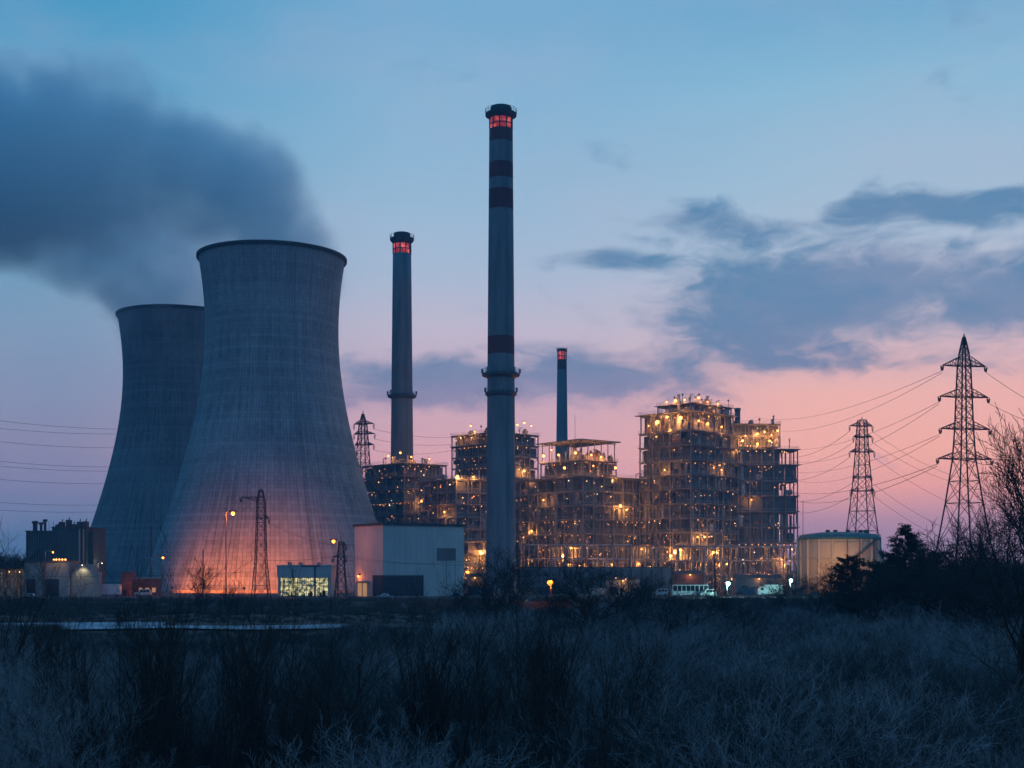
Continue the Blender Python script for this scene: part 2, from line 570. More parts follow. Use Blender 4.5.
# ------------------------------------------------------------------ chimneys
def chimney(pxc, Y, top, bands, hwt, hwb, ybot, galleries, label, lit, cap_hw, ring_hw, ringy):
    """all rows and half widths in pixels at distance Y"""
    s = Y / F
    z = lambda y: CZ + (HZ - y) * (Y - hwt * s) / F
    t = empty('chimney', ((pxc - 512) * s, Y, 0), label=label, cat='chimney', group='factory chimneys')
    hw = lambda y: (hwt + (hwb - hwt) * (y - top) / (ybot - top)) * s
    ys = sorted(set([ybot + 40] + [b for bb in bands for b in bb] + [lit[1]] + list(np.linspace(lit[1], ybot, 12))), reverse=True)
    prof, mis = [], []
    for i, y in enumerate(ys):
        zz = max(0, z(y))
        prof.append((hw(y), zz))
        if i < len(ys) - 1:
            ym = (y + ys[i + 1]) / 2
            mis.append(1 if any(a < ym < b for a, b in bands) else 0)
    MB().lathe(prof, 40, mis=mis).build('shaft', [M['chim'], M['chimred']], t, smooth=True)
    # lit chamber under the crown, with dark posts
    za, zb = z(lit[1]), z(lit[0])
    rl = hw(lit[1]) * .95
    MB().lathe([(rl * .96, za), (rl * .96, zb)], 32).build('beacon_window', M['e_red'], t, smooth=True)
    mb = MB()
    for k in range(10):
        a = 2 * PI * k / 10 + .2
        mb.bar((rl * 1.02 * math.cos(a), rl * 1.02 * math.sin(a), za), (rl * 1.02 * math.cos(a), rl * 1.02 * math.sin(a), zb), .035 * hw(lit[1]) + .22, 4)
    mb.lathe([(rl * .97, za + (zb - za) * .42), (rl * 1.05, za + (zb - za) * .42), (rl * 1.05, za + (zb - za) * .50), (rl * .97, za + (zb - za) * .50)], 32, close_bot=False, close_top=False)
    mb.build('window_post', M['steeld'], t)
    # crown
    zr = z(ringy)
    rR, rC = ring_hw * s, cap_hw * s
    MB().lathe([(rl, zb - .01), (rR * .80, zb + .5), (rR, zr - .6), (rR, zr + .3), (rC, zr + .35), (rC, z(top) - .5), (rC * .95, z(top)), (rC * .5, z(top)), (rC * .5, z(top) - 3)],
               36).build('crown', M['rim'], t, smooth=False)
    gl = MB()
    def rail(r, z0):
        n = 20
        for k in range(n):
            a = 2 * PI * k / n
            gl.bar((r * math.cos(a), r * math.sin(a), z0), (r * math.cos(a), r * math.sin(a), z0 + 1.9), .10, 4)
        for zz in (z0 + .8, z0 + 1.6):
            pts = [Vector((r * math.cos(2 * PI * k / 24), r * math.sin(2 * PI * k / 24), zz)) for k in range(25)]
            gl.path(pts, .06, 4)
    rail(rR, zr + .3)
    gl.build('railing', M['steeld'], t)
    for (gy, ghw) in galleries:
        g = MB()
        gz, gr = z(gy), ghw * s
        r_in = hw(gy) * .98
        g.lathe([(r_in, gz - 1.9), (gr * .97, gz - 1.0), (gr, gz - .9), (gr, gz), (r_in, gz)], 36, close_bot=False, close_top=False)
        go = g.build('gallery', M['steeld'], t)
        gl = MB()
        rail(gr * .98, gz)
        for k in range(8):
            a = 2 * PI * k / 8
            gl.box(gr * math.cos(a) - .35, gr * math.cos(a) + .35, gr * math.sin(a) - .35, gr * math.sin(a) + .35, gz + .2, gz + 1.9)
        gl.build('railing', M['steel'], go)
    # ladder on the camera side
    mb = MB()
    z1 = z(lit[1])
    for dxl in (-.3, .3):
        pts = []
        for y in np.linspace(ybot, lit[1], 16):
            r = hw(y) + .3
            a = R(-62)
            pts.append(Vector((r * math.cos(a) + dxl, r * math.sin(a), z(y))))
        mb.path(pts, .06, 4)
    mb.build('ladder', M['steeld'], t)
    return t


chimney(501, 520, 103, [(126, 139), (160, 176), (187, 207), (335, 353)], 11.6, 15.2, 592, [(372, 19), (391, 15.9)],
        'tallest chimney with dark red bands and a ring gallery, in front of the plant', (115, 126), 10.8, 15.6, 110.5)
chimney(402, 640, 231, [], 9.0, 12.6, 588, [(394, 14.5)],
        'plain chimney with one ring gallery rising behind the left end of the plant', (242, 252), 8.4, 12, 237)
chimney(562, 900, 348, [(359, 369)], 4.6, 7.4, 584, [], 'smallest and farthest chimney with a glowing red top, behind the roofed deck', (351, 359), 4.4, 5.2, 350)

def light(loc, power, c, kind='POINT', size=.5, parent=None, target=None, spot=None, name='lamp_light'):
    d = bpy.data.lights.new(name, kind)
    d.energy = power
    d.color = c
    if kind == 'POINT': d.shadow_soft_size = size
    if kind == 'SPOT':
        d.shadow_soft_size = size
        d.spot_size = spot or R(90)
        d.spot_blend = .8
    o = bpy.data.objects.new(name, d)
    col.objects.link(o)
    if parent: o.parent = parent
    o.location = loc
    if target is not None:
        o.rotation_euler = (Vector(target) - Vector(loc)).to_track_quat('-Z', 'Y').to_euler()
    return o


# ------------------------------------------------------------------ steel process structures
oct_v = [(1, 0, 0), (-1, 0, 0), (0, 1, 0), (0, -1, 0), (0, 0, 1), (0, 0, -1)]
oct_f = [(0, 2, 4), (2, 1, 4), (1, 3, 4), (3, 0, 4), (2, 0, 5), (1, 2, 5), (3, 1, 5), (0, 3, 5)]
LAMP = {}
for k in ('e_warm', 'e_warm2', 'e_gold', 'e_white', 'e_dim', 'e_flood', 'e_street', 'e_cool'):
    q = MB()
    if k in ('e_street', 'e_cool', 'e_flood'):
        q.lathe([(max(.02, math.sin(PI * i / 7)), -math.cos(PI * i / 7)) for i in range(8)], 12)
    else:
        q.add(oct_v, oct_f)
    LAMP[k] = q.mesh('lamp', M[k])


def solve(pc, Y, d, p2):
    """length t so that the point corner + t*d projects onto column p2"""
    X = (pc - 512) / F * Y
    k = (p2 - 512) / F
    return (X - k * Y) / (k * d[1] - d[0])


def steel_block(label, pl, pc, pr, Y, ytop, deg, fh, seed, decks=None, name='process_structure', lamps=1.0, core=True, pipes=22, vess=20,
                z_bot=0.0, rail_top=True, over=.8, see=False, floods=(), roofkit=8, group='steel structures of the plant', bays=6.0, parent=None, open_end=0, cat='industrial plant'):
    rnd = random.Random(seed)
    a = R(deg)
    u = (math.cos(a), math.sin(a))
    v = (-math.sin(a), math.cos(a))
    W = solve(pc, Y, u, pr)
    L = solve(pc, Y, v, pl)
    H = CZ + (HZ - ytop) / F * Y
    org = Vector(((pc - 512) / F * Y, Y, 0))
    t = empty(name, org, a, label, cat, group)
    nz = max(1, round((H - z_bot) / fh))
    lev = [z_bot + (H - z_bot) * i / nz for i in range(nz + 1)]
    nx, ny = max(1, round(W / bays)), max(1, round(L / bays))
    xs = [W * i / nx for i in range(nx + 1)]
    yy = [L * i / ny for i in range(ny + 1)]
    fr = MB()
    for i, x in enumerate(xs):
        for j, y in enumerate(yy):
            if i > 1 and j > 1 and not see: continue
            fr.bar((x, y, z_bot), (x, y, H), .34)
    for z in lev[1:]:
        for j, y in enumerate(yy):
            if j > 1 and not see: continue
            fr.bar((0, y, z - .4), (W, y, z - .4), .30)
        for i, x in enumerate(xs):
            if i > 1 and not see: continue
            fr.bar((x, 0, z - .4), (x, L, z - .4), .30)
    for k in range(nz):
        for i in range(nx):
            if rnd.random() < .35:
                p, q = (xs[i], 0), (xs[i + 1], 0)
                if rnd.random() < .5: p, q = q, p
                fr.bar((p[0], 0, lev[k]), (q[0], 0, lev[k + 1] - .4), .16)
        for j in range(ny):
            if rnd.random() < .35:
                p, q = (yy[j], yy[j + 1]) if rnd.random() < .5 else (yy[j + 1], yy[j])
                fr.bar((0, p, lev[k]), (0, q, lev[k + 1] - .4), .16)
        # secondary posts and rails
        for i in range(nx):
            for f in (.33, .66):
                if rnd.random() < .6:
                    xx = xs[i] + (xs[i + 1] - xs[i]) * f
                    yj = rnd.choice([0, 0, yy[1] * .5])
                    fr.bar((xx, yj, lev[k]), (xx, yj, lev[k + 1] - .4), .13)
        for j in range(ny):
            for f in (.33, .66):
                if rnd.random() < .6:
                    xx = yy[j] + (yy[j + 1] - yy[j]) * f
                    yj = rnd.choice([0, 0, xs[1] * .5])
                    fr.bar((yj, xx, lev[k]), (yj, xx, lev[k + 1] - .4), .13)
        for q in range(3):
            zz = lev[k] + rnd.uniform(1.4, fh - 1)
            if rnd.random() < .7: fr.bar((rnd.uniform(0, W * .4), rnd.uniform(.4, 3), zz), (rnd.uniform(W * .5, W), rnd.uniform(.4, 3), zz), rnd.uniform(.1, .22))
            if rnd.random() < .7: fr.bar((rnd.uniform(.4, 3), rnd.uniform(0, L * .4), zz), (rnd.uniform(.4, 3), rnd.uniform(L * .5, L), zz), rnd.uniform(.1, .22))
    fr.build('frame', M['steel'], t)
    # decks with toe boards; railings as sub-parts
    for k, z in enumerate(lev[1:]):
        top = k == nz - 1
        o_ = over * (1.5 if top else rnd.choice([.2, .6, 1.2, 1.8]))
        d = MB()
        d.box(-o_, W + (o_ if see else .2), -o_, L + (o_ if see else .2), z - .02, z + .28)
        dk = d.build('deck', M['deck'], t)
        rl = MB()
        def fence(p, q):
            ln = math.dist(p, q)
            n_ = max(1, int(ln / 1.6))
            for i in range(n_ + 1):
                f = i / n_
                x, y = p[0] + (q[0] - p[0]) * f, p[1] + (q[1] - p[1]) * f
                rl.bar((x, y, z + .28), (x, y, z + 1.5), .045, 3)
            for h_ in (.9, 1.5):
                rl.bar((p[0], p[1], z + h_), (q[0], q[1], z + h_), .05, 3)
        fence((-o_, -o_), (W + o_ * .2, -o_))
        fence((-o_, -o_), (-o_, L))
        if top or see:
            fence((W, -o_), (W, L))
            fence((-o_, L), (W, L))
        rl.build('railing', M['galv'], dk)
    if core:
        c_in = min(W, L, 18) * .10
        c = MB()
        for k in range(nz):
            ci = c_in * rnd.uniform(.75, 1.25)
            c.box(ci, W - (.5 if not open_end else open_end), ci * rnd.uniform(.8, 1.1), L - .5, lev[k] + .3, lev[k + 1] - .75)
        c.build('cladding', M['clad'], t)
    for k in range(nz):
        for i in range(nx):
            if rnd.random() < .26:
                MB().box(xs[i] + .4, xs[i + 1] - .4, .55, .7, lev[k] + (.3 if rnd.random() < .6 else fh * .4), lev[k + 1] - .75).build('wall_panel', M['clad'], t)
        for j in range(ny):
            if rnd.random() < .26:
                MB().box(.55, .7, yy[j] + .4, yy[j + 1] - .4, lev[k] + (.3 if rnd.random() < .6 else fh * .4), lev[k + 1] - .75).build('wall_panel', M['clad'], t)
    # vessels, ducts and machine casings standing on the decks
    mats = [M['steel'], M['galv'], M['steeld'], M['clad'], M['rust']]
    def faceloc(depth):
        if rnd.random() < W / (W + L):
            return rnd.uniform(1, max(1.5, W - 1)), rnd.uniform(.8, depth)
        return rnd.uniform(.8, depth), rnd.uniform(1, max(1.5, L - 1))
    for i in range(vess):
        k = rnd.randrange(nz)
        x, y = faceloc(5)
        z0 = lev[k] + (.28 if k else 0)
        h = min(fh - .9, rnd.uniform(2, fh))
        b = MB()
        ty = rnd.random()
        if ty < .4:
            r = rnd.uniform(.8, 1.9)
            b.lathe([(r * .3, z0), (r, z0 + .3), (r, z0 + h - r * .5), (r * .75, z0 + h - r * .15), (r * .2, z0 + h)], 14, x, y)
            b.build('vessel', rnd.choice(mats), t, smooth=False)
        elif ty < .65:
            r = rnd.uniform(.7, 1.4)
            ln = rnd.uniform(3, 7)
            zc = z0 + r + .5
            if rnd.random() < .5:
                b.bar((x - ln / 2, y, zc), (x + ln / 2, y, zc), r, 12)
            else:
                b.bar((x, max(.2, y - ln / 2), zc), (x, y + ln / 2, zc), r, 12)
            b.box(x - .3, x + .3, y - .3, y + .3, z0, zc)
            b.build('drum', rnd.choice(mats), t)
        else:
            wx_, wy_ = rnd.uniform(1, 3), rnd.uniform(1, 3)
            b.box(x - wx_ / 2, x + wx_ / 2, y - wy_ / 2, y + wy_ / 2, z0, z0 + h)
            b.box(x - wx_ / 2 - .1, x + wx_ / 2 + .1, y - wy_ / 2 - .1, y + wy_ / 2 + .1, z0 + h, z0 + h + .15)
            b.build('casing', rnd.choice(mats), t)
    for i in range(int((W + L) / 7)):
        x, y = faceloc(3.2)
        k0 = rnd.randrange(nz)
        k1 = min(nz, k0 + rnd.choice([1, 2, 2, 3, 4]))
        r = rnd.uniform(.8, 1.7)
        b = MB()
        if rnd.random() < .5:
            b.lathe([(r, lev[k0] + .3), (r, lev[k1] - 1.2), (r * .5, lev[k1] - .5)], 12, x, y)
        else:
            b.box(x - r, x + r, y - r * .8, y + r * .8, lev[k0] + .3, lev[k1] - .7)
            for q in range(2, int((lev[k1] - lev[k0]) * .8)):
                b.box(x - r - .12, x + r + .12, y - r * .8 - .12, y + r * .8 + .12, lev[k0] + q * 1.2, lev[k0] + q * 1.2 + .15)
        b.build('duct', rnd.choice([M['clad'], M['steel'], M['galv'], M['steeld']]), t)
    # pipes: long risers with elbows and horizontal runs
    for i in range(pipes):
        x, y = faceloc(2.0)
        r = rnd.choice([.12, .16, .22, .3, .45])
        z0 = z_bot if rnd.random() < .6 else rnd.choice(lev[:-1])
        z1 = rnd.choice([z for z in lev if z > z0 + 1]) - rnd.uniform(.6, 2)
        if z1 < z0 + 1: z1 = z0 + 2
        b = MB()
        pts = [Vector((x, y, z0)), Vector((x, y, z1))]
        if rnd.random() < .6:
            if y < x: pts.append(Vector((min(W, max(0, x + rnd.uniform(-9, 9))), y, z1)))
            else: pts.append(Vector((x, min(L, max(0, y + rnd.uniform(-9, 9))), z1)))
            pts.append(pts[-1] + Vector((0, 0, -rnd.uniform(1, 5))))
        b.path(pts, r, 6)
        b.build('pipe', rnd.choice([M['galv'], M['steel'], M['rust'], M['galv']]), t, smooth=False)
    # zig-zag stair on the left-hand side
    st = MB()
    y0 = L * .7
    for k in range(nz):
        s0, s1 = (0, 4.5) if k % 2 == 0 else (4.5, 0)
        for off in (0, .9):
            st.bar((-1.2 - off, y0 - s0, lev[k] + .2), (-1.2 - off, y0 - s1, lev[k + 1] + .2), .12)
            st.bar((-1.2 - off, y0 - s0, lev[k] + 1.2), (-1.2 - off, y0 - s1, lev[k + 1] + 1.2), .05, 3)
        for q in range(10):
            f = (q + .5) / 10
            st.box(-2.1, -1.2, y0 - (s0 + (s1 - s0) * f) - .15, y0 - (s0 + (s1 - s0) * f) + .15, lev[k] + (lev[k + 1] - lev[k]) * f, lev[k] + (lev[k + 1] - lev[k]) * f + .06)
        st.box(-2.3, 0, y0 - s1 - .8, y0 - s1 + .4, lev[k + 1] - .05, lev[k + 1] + .08)
    st.build('stair', M['steel'], t)
    # kit on the roof: vents, masts, small cranes
    for i in range(roofkit):
        x, y = rnd.uniform(0, W), rnd.uniform(0, L * .8)
        b = MB()
        h = rnd.uniform(1.5, 4.5)
        ty = rnd.random()
        zt = H + .28
        if ty < .35:
            r = rnd.uniform(.25, .6)
            b.bar((x, y, zt), (x, y, zt + h), r, 8)
            b.bar((x, y, zt + h), (x, y, zt + h + .5), r * 1.5, 8)
            b.build('vent', M['galv'], t)
        elif ty < .65:
            b.box(x - 1, x + 1, y - 1, y + 1, zt, zt + h * .5)
            b.box(x - .6, x + .6, y - .6, y + .6, zt + h * .5, zt + h * .7)
            b.bar((x + .8, y, zt + h * .5), (x + .8, y, zt + h * .9), .1)
            b.build('roof_unit', M['steel'], t)
        elif ty < .85:
            b.bar((x, y, zt), (x, y, zt + h + 1.5), .1)
            b.box(x - .5, x + .5, y - .15, y + .15, zt + h + .5, zt + h + 1.2)
            b.build('mast', M['steeld'], t)
        else:
            b.bar((x, y, zt), (x, y, zt + h), .18)
            b.bar((x, y, zt + h), (x + 2.5, y, zt + h + .6), .14)
            b.bar((x, y, zt + h * .5), (x + 1.6, y, zt + h + .35), .09)
            b.bar((x + 2.4, y, zt + h + .55), (x + 2.4, y, zt + h - 1), .04)
            b.build('davit', M['steeld'], t)
    # lamps under the decks
    cnt = 0
    extra = MB()
    area = (W + L) * (H - z_bot)
    N = int(area / 12 * lamps)
    for i in range(N):
        z = z_bot + (H - z_bot) * rnd.random() ** 1.15
        k = min(nz - 1, int((z - z_bot) / ((H - z_bot) / nz)))
        z = lev[k + 1] - rnd.uniform(.9, 3.2) if rnd.random() < .6 else max(.8, z)
        x, y = faceloc(rnd.choice([.9, 2.5, 5]))
        if rnd.random() < .25: x, y = (x, -.3) if y < x else (-.3, y)
        kk = rnd.choices(['e_warm', 'e_warm2', 'e_gold', 'e_white', 'e_dim'], [2, 9, 6, 6, 11])[0]
        r = rnd.choice([.09, .13, .17, .22, .30])
        if kk == 'e_warm': r = rnd.choice([.3, .42])
        if cnt < 100:
            inst('lamp', LAMP[kk], t, (x, y, z), r)
            cnt += 1
        else:
            extra.add([(x + r * p[0], y + r * p[1], z + r * p[2]) for p in oct_v], oct_f, rnd.choice([0, 1, 2, 2]))
    for i in range(int(area / 420 * lamps) + 2):
        k = rnd.choice([0, 0, 0, 1, 1, rnd.randrange(nz), nz - 1])
        k = min(k, nz - 1)
        x, y = faceloc(3.5)
        light((x, y, lev[k + 1] - 1.1), rnd.choice([350, 600, 1200]), (1, .36, .09), size=.3, parent=t)
    for k in range(nz):
        if rnd.random() < .45:
            sp = rnd.choice([3.0, 4.0, 6.0])
            z = lev[k + 1] - .85
            r = rnd.choice([.2, .26])
            mi = rnd.choice([0, 0, 1])
            n0, n1 = sorted((rnd.random(), rnd.random()))
            for q in range(int(W / sp)):
                if n0 < q * sp / W < n1 + .2:
                    extra.add([(q * sp + r * p[0], .5 + r * p[1], z + r * p[2]) for p in oct_v], oct_f, mi)
            for q in range(int(L / sp)):
                if n0 < 1 - q * sp / L < n1 + .2:
                    extra.add([(.5 + r * p[0], q * sp + r * p[1], z + r * p[2]) for p in oct_v], oct_f, mi)
    if extra.v:
        extra.build('lamp', [M['e_warm2'], M['e_gold'], M['e_dim']], t, kind='stuff')
    # big floodlights given by pixel: hung 0.7 m outside the nearest face
    ar = Matrix.Rotation(-a, 3, 'Z')
    for (fx, fy, fr_) in floods:
        if fx < pc:
            tt = solve(pc, Y, v, fx)
            P = Vector((-.9, tt, 0))
            Yd = Y + v[1] * tt
        else:
            tt = solve(pc, Y, u, fx)
            P = Vector((tt, -.9, 0))
            Yd = Y + u[1] * tt
        P.z = CZ + (HZ - fy) / F * Yd
        b = MB()
        b.bar(P + Vector((0, 0, fr_ + .1)), P + Vector((0, 0, fr_ + .3)), fr_ * 1.1, 8)
        b.bar(P + Vector((0, 0, fr_ + .3)), P + Vector((.9 if fx < pc else 0, 0 if fx < pc else .9, fr_ + .9)), .08)
        b.build('floodlight', M['steeld'], t)
        inst('floodlight_glass', LAMP['e_flood'], t, P, fr_ * rnd.uniform(.9, 1.2))
        light(P + (Vector((-1.3, 0, -.6)) if fx < pc else Vector((0, -1.3, -.6))), (8500 * fr_ ** 2 + 250) * (.6 if fy < 455 else 1), (1, .36, .08), size=.4, parent=t)
    return t, W, L, H, org, a


# left part of the plant
steel_block('steel process block under the second chimney, leftmost of the plant', 362, 404, 446, 600, 463, 42, 5.6, 11, roofkit=14,
            floods=[(402, 453, .5), (390, 456, .35), (420, 501, .4), (410, 457, .4), (428, 459, .25)], lamps=1.2)
steel_block('lower steel block with lit walkways behind the white warehouse', 420, 456, 492, 560, 479, 40, 5.2, 12, roofkit=5,
            floods=[(456, 477, .6), (472, 477, .35), (446, 512, .35), (479, 552, .7), (466, 572, .6)], lamps=1.4)
steel_block('square steel tower block half hidden behind the tallest chimney', 452, 497, 538, 640, 432, 45, 5.6, 13, roofkit=16,
            floods=[(472, 426, .45), (523, 423, .45), (462, 438, .3), (476, 432, .35), (530, 426, .3), (523, 471, .55), (516, 425, .4)], lamps=1.1)
steel_block('long middle steel block with stacked pipe decks under the roofed platform', 512, 583, 662, 575, 476, 38, 6.2, 14, roofkit=8, pipes=40, vess=40,
            floods=[(566, 468, .55), (614, 468, .5), (619, 506, .55), (592, 466, .35), (533, 531, .5), (565, 556, .75), (573, 548, .4), (640, 549, .35), (545, 500, .35), (625, 510, .3)],
            lamps=1.35)
tb = steel_block('roofed open deck crowded with lit machinery above the middle block', 541, 581, 616, 592, 460, 38, 6.0, 15, roofkit=16, z_bot=34, lamps=1.5, pipes=8, vess=6,
                 floods=[(545, 456, .6), (577, 453, .55), (590, 455, .4), (600, 457, .35), (560, 455, .4), (553, 450, .35)])
# its flat roof on posts
t0, W0, L0, H0, o0, a0 = tb
zr = CZ + (HZ - 440) / F * 592
mb = MB()
mb.box(-1.6, W0 + 1.6, -1.6, L0 + 1.6, zr, zr + .5)
rf = mb.build('roof', M['deck'], t0)
mb = MB()
for x in np.linspace(.5, W0 - .5, 6):
    for y in (.5, L0 / 2, L0 - .5):
        mb.bar((x, y, H0), (x, y, zr), .22)
for y in np.linspace(.5, L0 - .5, 5):
    mb.bar((.5, y, H0), (.5, y, zr), .22)
mb.bar((0, 0, zr - .9), (W0, 0, zr - .9), .2)
mb.bar((0, 0, zr - .9), (0, L0, zr - .9), .2)
mb.build('roof_post', M['steel'], t0)
rnd = random.Random(77)
for k in range(14):
    x, y = rnd.uniform(1, W0 - 1), rnd.uniform(1, 8)
    b = MB()
    h = rnd.uniform(3, 6.5)
    r = rnd.uniform(.4, 1.2)
    b.lathe([(r * .4, H0 + .28), (r, H0 + .6), (r, H0 + h - .6), (r * .3, H0 + h)], 10, x, y)
    b.build('vessel', rnd.choice([M['galv'], M['rust'], M['steel']]), t0)

# tall right part: two stepped towers
DF = [(659, 422, .75), (682, 418, .75), (706, 424, .55), (697, 421, .4), (720, 427, .4), (672, 430, .3), (650, 426, .3)]
steel_block('tallest steel boiler tower with a wide lit crown deck, right of the middle block', 640, 691, 738, 575, 430, 44, 6.4, 21, roofkit=3, pipes=46, vess=44,
            floods=[(677, 552, .8), (672, 556, .5), (682, 550, .5), (714, 552, .8), (703, 537, .4), (696, 537, .4), (666, 470, .3), (720, 470, .3)], lamps=1.5)
cr = steel_block('square top deck of the tallest tower, crowded with masts and lamps', 641, 691, 733, 575.5, 411, 44, 8.5, 22, z_bot=CZ + (HZ - 430) / F * 575.5 + .3, roofkit=10,
                 floods=DF, lamps=1.3, over=1.4, pipes=10, vess=12, see=True)
steel_block('small railed kit platform at the very top of the tallest tower', 658, 692, 731, 578, 403, 44, 4.2, 23, z_bot=CZ + (HZ - 411) / F * 578 + .35, roofkit=22,
            floods=[(677, 401, .5), (697, 398, .5), (686, 400, .35), (668, 402, .3), (706, 402, .3), (716, 404, .3)], lamps=1.2, pipes=3, vess=5, see=True, core=False)
steel_block('right-hand steel boiler block of wide open floors, beside the tallest tower', 708, 714, 797.5, 600, 449, 5, 7.0, 24, open_end=9, roofkit=3, pipes=40, vess=40,
            floods=[(781, 560, .5), (757, 444, .5), (742, 441, .45), (735, 450, .3), (769, 441, .4), (751, 500, .25)], lamps=1.0, see=True)
steel_block('lit upper storey on the roof of the right-hand boiler block', 716, 722, 780, 602, 424, 5, 6.0, 25, z_bot=CZ + (HZ - 449) / F * 606 + .5, roofkit=6,
            floods=[(777, 431, .4), (757, 434, .45), (764, 432, .35), (745, 436, .3), (729, 433, .3), (771, 435, .3)], lamps=2.2, pipes=8, vess=10)
# stub stack beside the crown
mb = MB().lathe([(1.3, 76.4), (1.3, 83.0), (1.5, 83.1), (1.5, 84.2), (1.0, 84.2), (1.0, 83)], 16)
mb.build('stub_stack', M['clad'], loc=px(737.5, 570, 608) - Vector((0, 0, CZ)), label='short fat vent stack between the two right-hand towers', cat='vent stack')
bpy.data.objects['stub_stack'].location.z = 0


# pipe rack along the foot of the plant
def pipe_rack(p0, p1, Y, ytop, label, seed):
    rnd = random.Random(seed)
    A = px(p0, HZ, Y); B = px(p1, HZ, Y)
    Lr = B.x - A.x
    H = CZ + (HZ - ytop) / F * Y
    t = empty('pipe_rack', (A.x, Y, 0), 0, label, 'pipe rack', 'pipe racks at the foot of the plant')
    fr = MB()
    n = int(Lr / 6)
    for i in range(n + 1):
        x = Lr * i / n
        for y in (0, 7):
            fr.bar((x, y, 0), (x, y, H), .3)
        for z in (H * .35, H * .68, H):
            fr.bar((x, -.6, z), (x, 7.6, z), .22)
        if i % 3 == 0 and i < n:
            fr.bar((x, 0, .2), (x + Lr / n, 0, H), .12)
    fr.build('frame', M['steel'], t)
    for z in (H * .35, H * .68, H):
        for q in range(7):
            r = rnd.choice([.15, .22, .3, .42])
            x0 = rnd.uniform(0, Lr * .3)
            x1 = rnd.uniform(Lr * .6, Lr)
            MB().bar((x0, q, z + r + .22), (x1, q, z + r + .22), r, 8).build('pipe', rnd.choice([M['galv'], M['rust'], M['steel']]), t)
    for q in range(70):
        x = rnd.uniform(0, Lr)
        r = rnd.choice([.1, .14, .2, .3])
        z1 = rnd.choice([H * .35, H * .68, H, H])
        MB().bar((x, rnd.uniform(-.8, 5), 0), (x, rnd.uniform(-.8, 1), z1 + rnd.uniform(-.5, .5)), r, 6).build('riser', rnd.choice([M['galv'], M['rust'], M['galv']]), t)
    for q in range(90):
        x = rnd.uniform(0, Lr)
        inst('lamp', LAMP[rnd.choices(['e_warm', 'e_warm2', 'e_gold', 'e_white', 'e_dim'], [2, 8, 5, 3, 7])[0]], t, (x, rnd.uniform(-.6, 6), rnd.uniform(1, H - .4)), rnd.choice([.12, .16, .22]))
    for q in range(9):
        light((Lr * (q + rnd.random()) / 9, 1.5, H * rnd.choice([.3, .6, .95])), 1000, (1, .36, .08), size=.3, parent=t)
    return t


pipe_rack(519, 662, 548, 546, 'pipe rack with lit risers at the foot of the middle block', 5)
pipe_rack(664, 798, 552, 548, 'pipe rack with lit risers at the foot of the right-hand towers', 6)

# ------------------------------------------------------------------ round tank hall on the right
def tank():
    Y = 520
    c = px(839, HZ, Y)
    t = empty('storage_tank', (c.x, Y, 0), label='wide round storage tank with green roof, lit yellow, right of the plant', cat='storage tank')
    r = 39 * Y / F
    H = CZ + (HZ - 540) / F * Y
    MB().lathe([(r, 0), (r, H)], 72, close_top=False).build('shell', M['tank'], t, smooth=True)
    MB().lathe([(r + .7, H), (r + .7, H + .9), (r * .92, H + 2.2), (r * .5, H + 3.0), (.1, H + 3.3)], 72).build('roof', M['tankroof'], t)
    for k in range(18):
        a = 2 * PI * k / 18 + .12
        MB().bar(((r + .25) * math.cos(a), (r + .25) * math.sin(a), 0), ((r + .25) * math.cos(a), (r + .25) * math.sin(a), H), .55).build('buttress', M['tank'], t)
    mb = MB()
    for z in (H * .30, H * .62, H * .93):
        mb.lathe([(r + .05, z), (r + .30, z + .02), (r + .30, z + .4), (r + .05, z + .42)], 72, close_bot=False, close_top=False)
    mb.build('hoop', M['tank'], t)
    mb = MB()
    for x in (-6, -3, 2, 7, 9):
        mb.box(x, x + 1.4, -4, -2.6, H + 2, H + 3.9)
    mb.build('roof_unit', M['steeld'], t)
    ra = MB()
    for k in range(48):
        a = 2 * PI * k / 48
        ra.bar(((r + .5) * math.cos(a), (r + .5) * math.sin(a), H + .9), ((r + .5) * math.cos(a), (r + .5) * math.sin(a), H + 2), .05, 3)
    ra.path([Vector(((r + .5) * math.cos(2 * PI * k / 48), (r + .5) * math.sin(2 * PI * k / 48), H + 2)) for k in range(49)], .05, 3)
    ra.build('railing', M['steel'], t)
    st = MB()
    for k in range(90):
        a = R(-150) + k * R(1.15)
        z = .5 + (H - .5) * k / 90
        st.box((r + 1) * math.cos(a) - .55, (r + 1) * math.cos(a) + .55, (r + 1) * math.sin(a) - .4, (r + 1) * math.sin(a) + .4, z, z + .12)
        if k % 3 == 0:
            st.bar(((r + 1.5) * math.cos(a), (r + 1.5) * math.sin(a), z), ((r + 1.5) * math.cos(a), (r + 1.5) * math.sin(a), z + 1.2), .05, 3)
    st.build('stair', M['steeld'], t)
    for k in (3, 5, 8):
        a = R(-120) + k * R(9)
        MB().bar(((r + .6) * math.cos(a), (r + .6) * math.sin(a), 0), ((r + .6) * math.cos(a), (r + .6) * math.sin(a), H), .22, 8).build('pipe', M['rust'], t)
    return t, r, c


tk, tr_, tcx = tank()


# ------------------------------------------------------------------ lamps
SOD = (1.0, .19, .03)


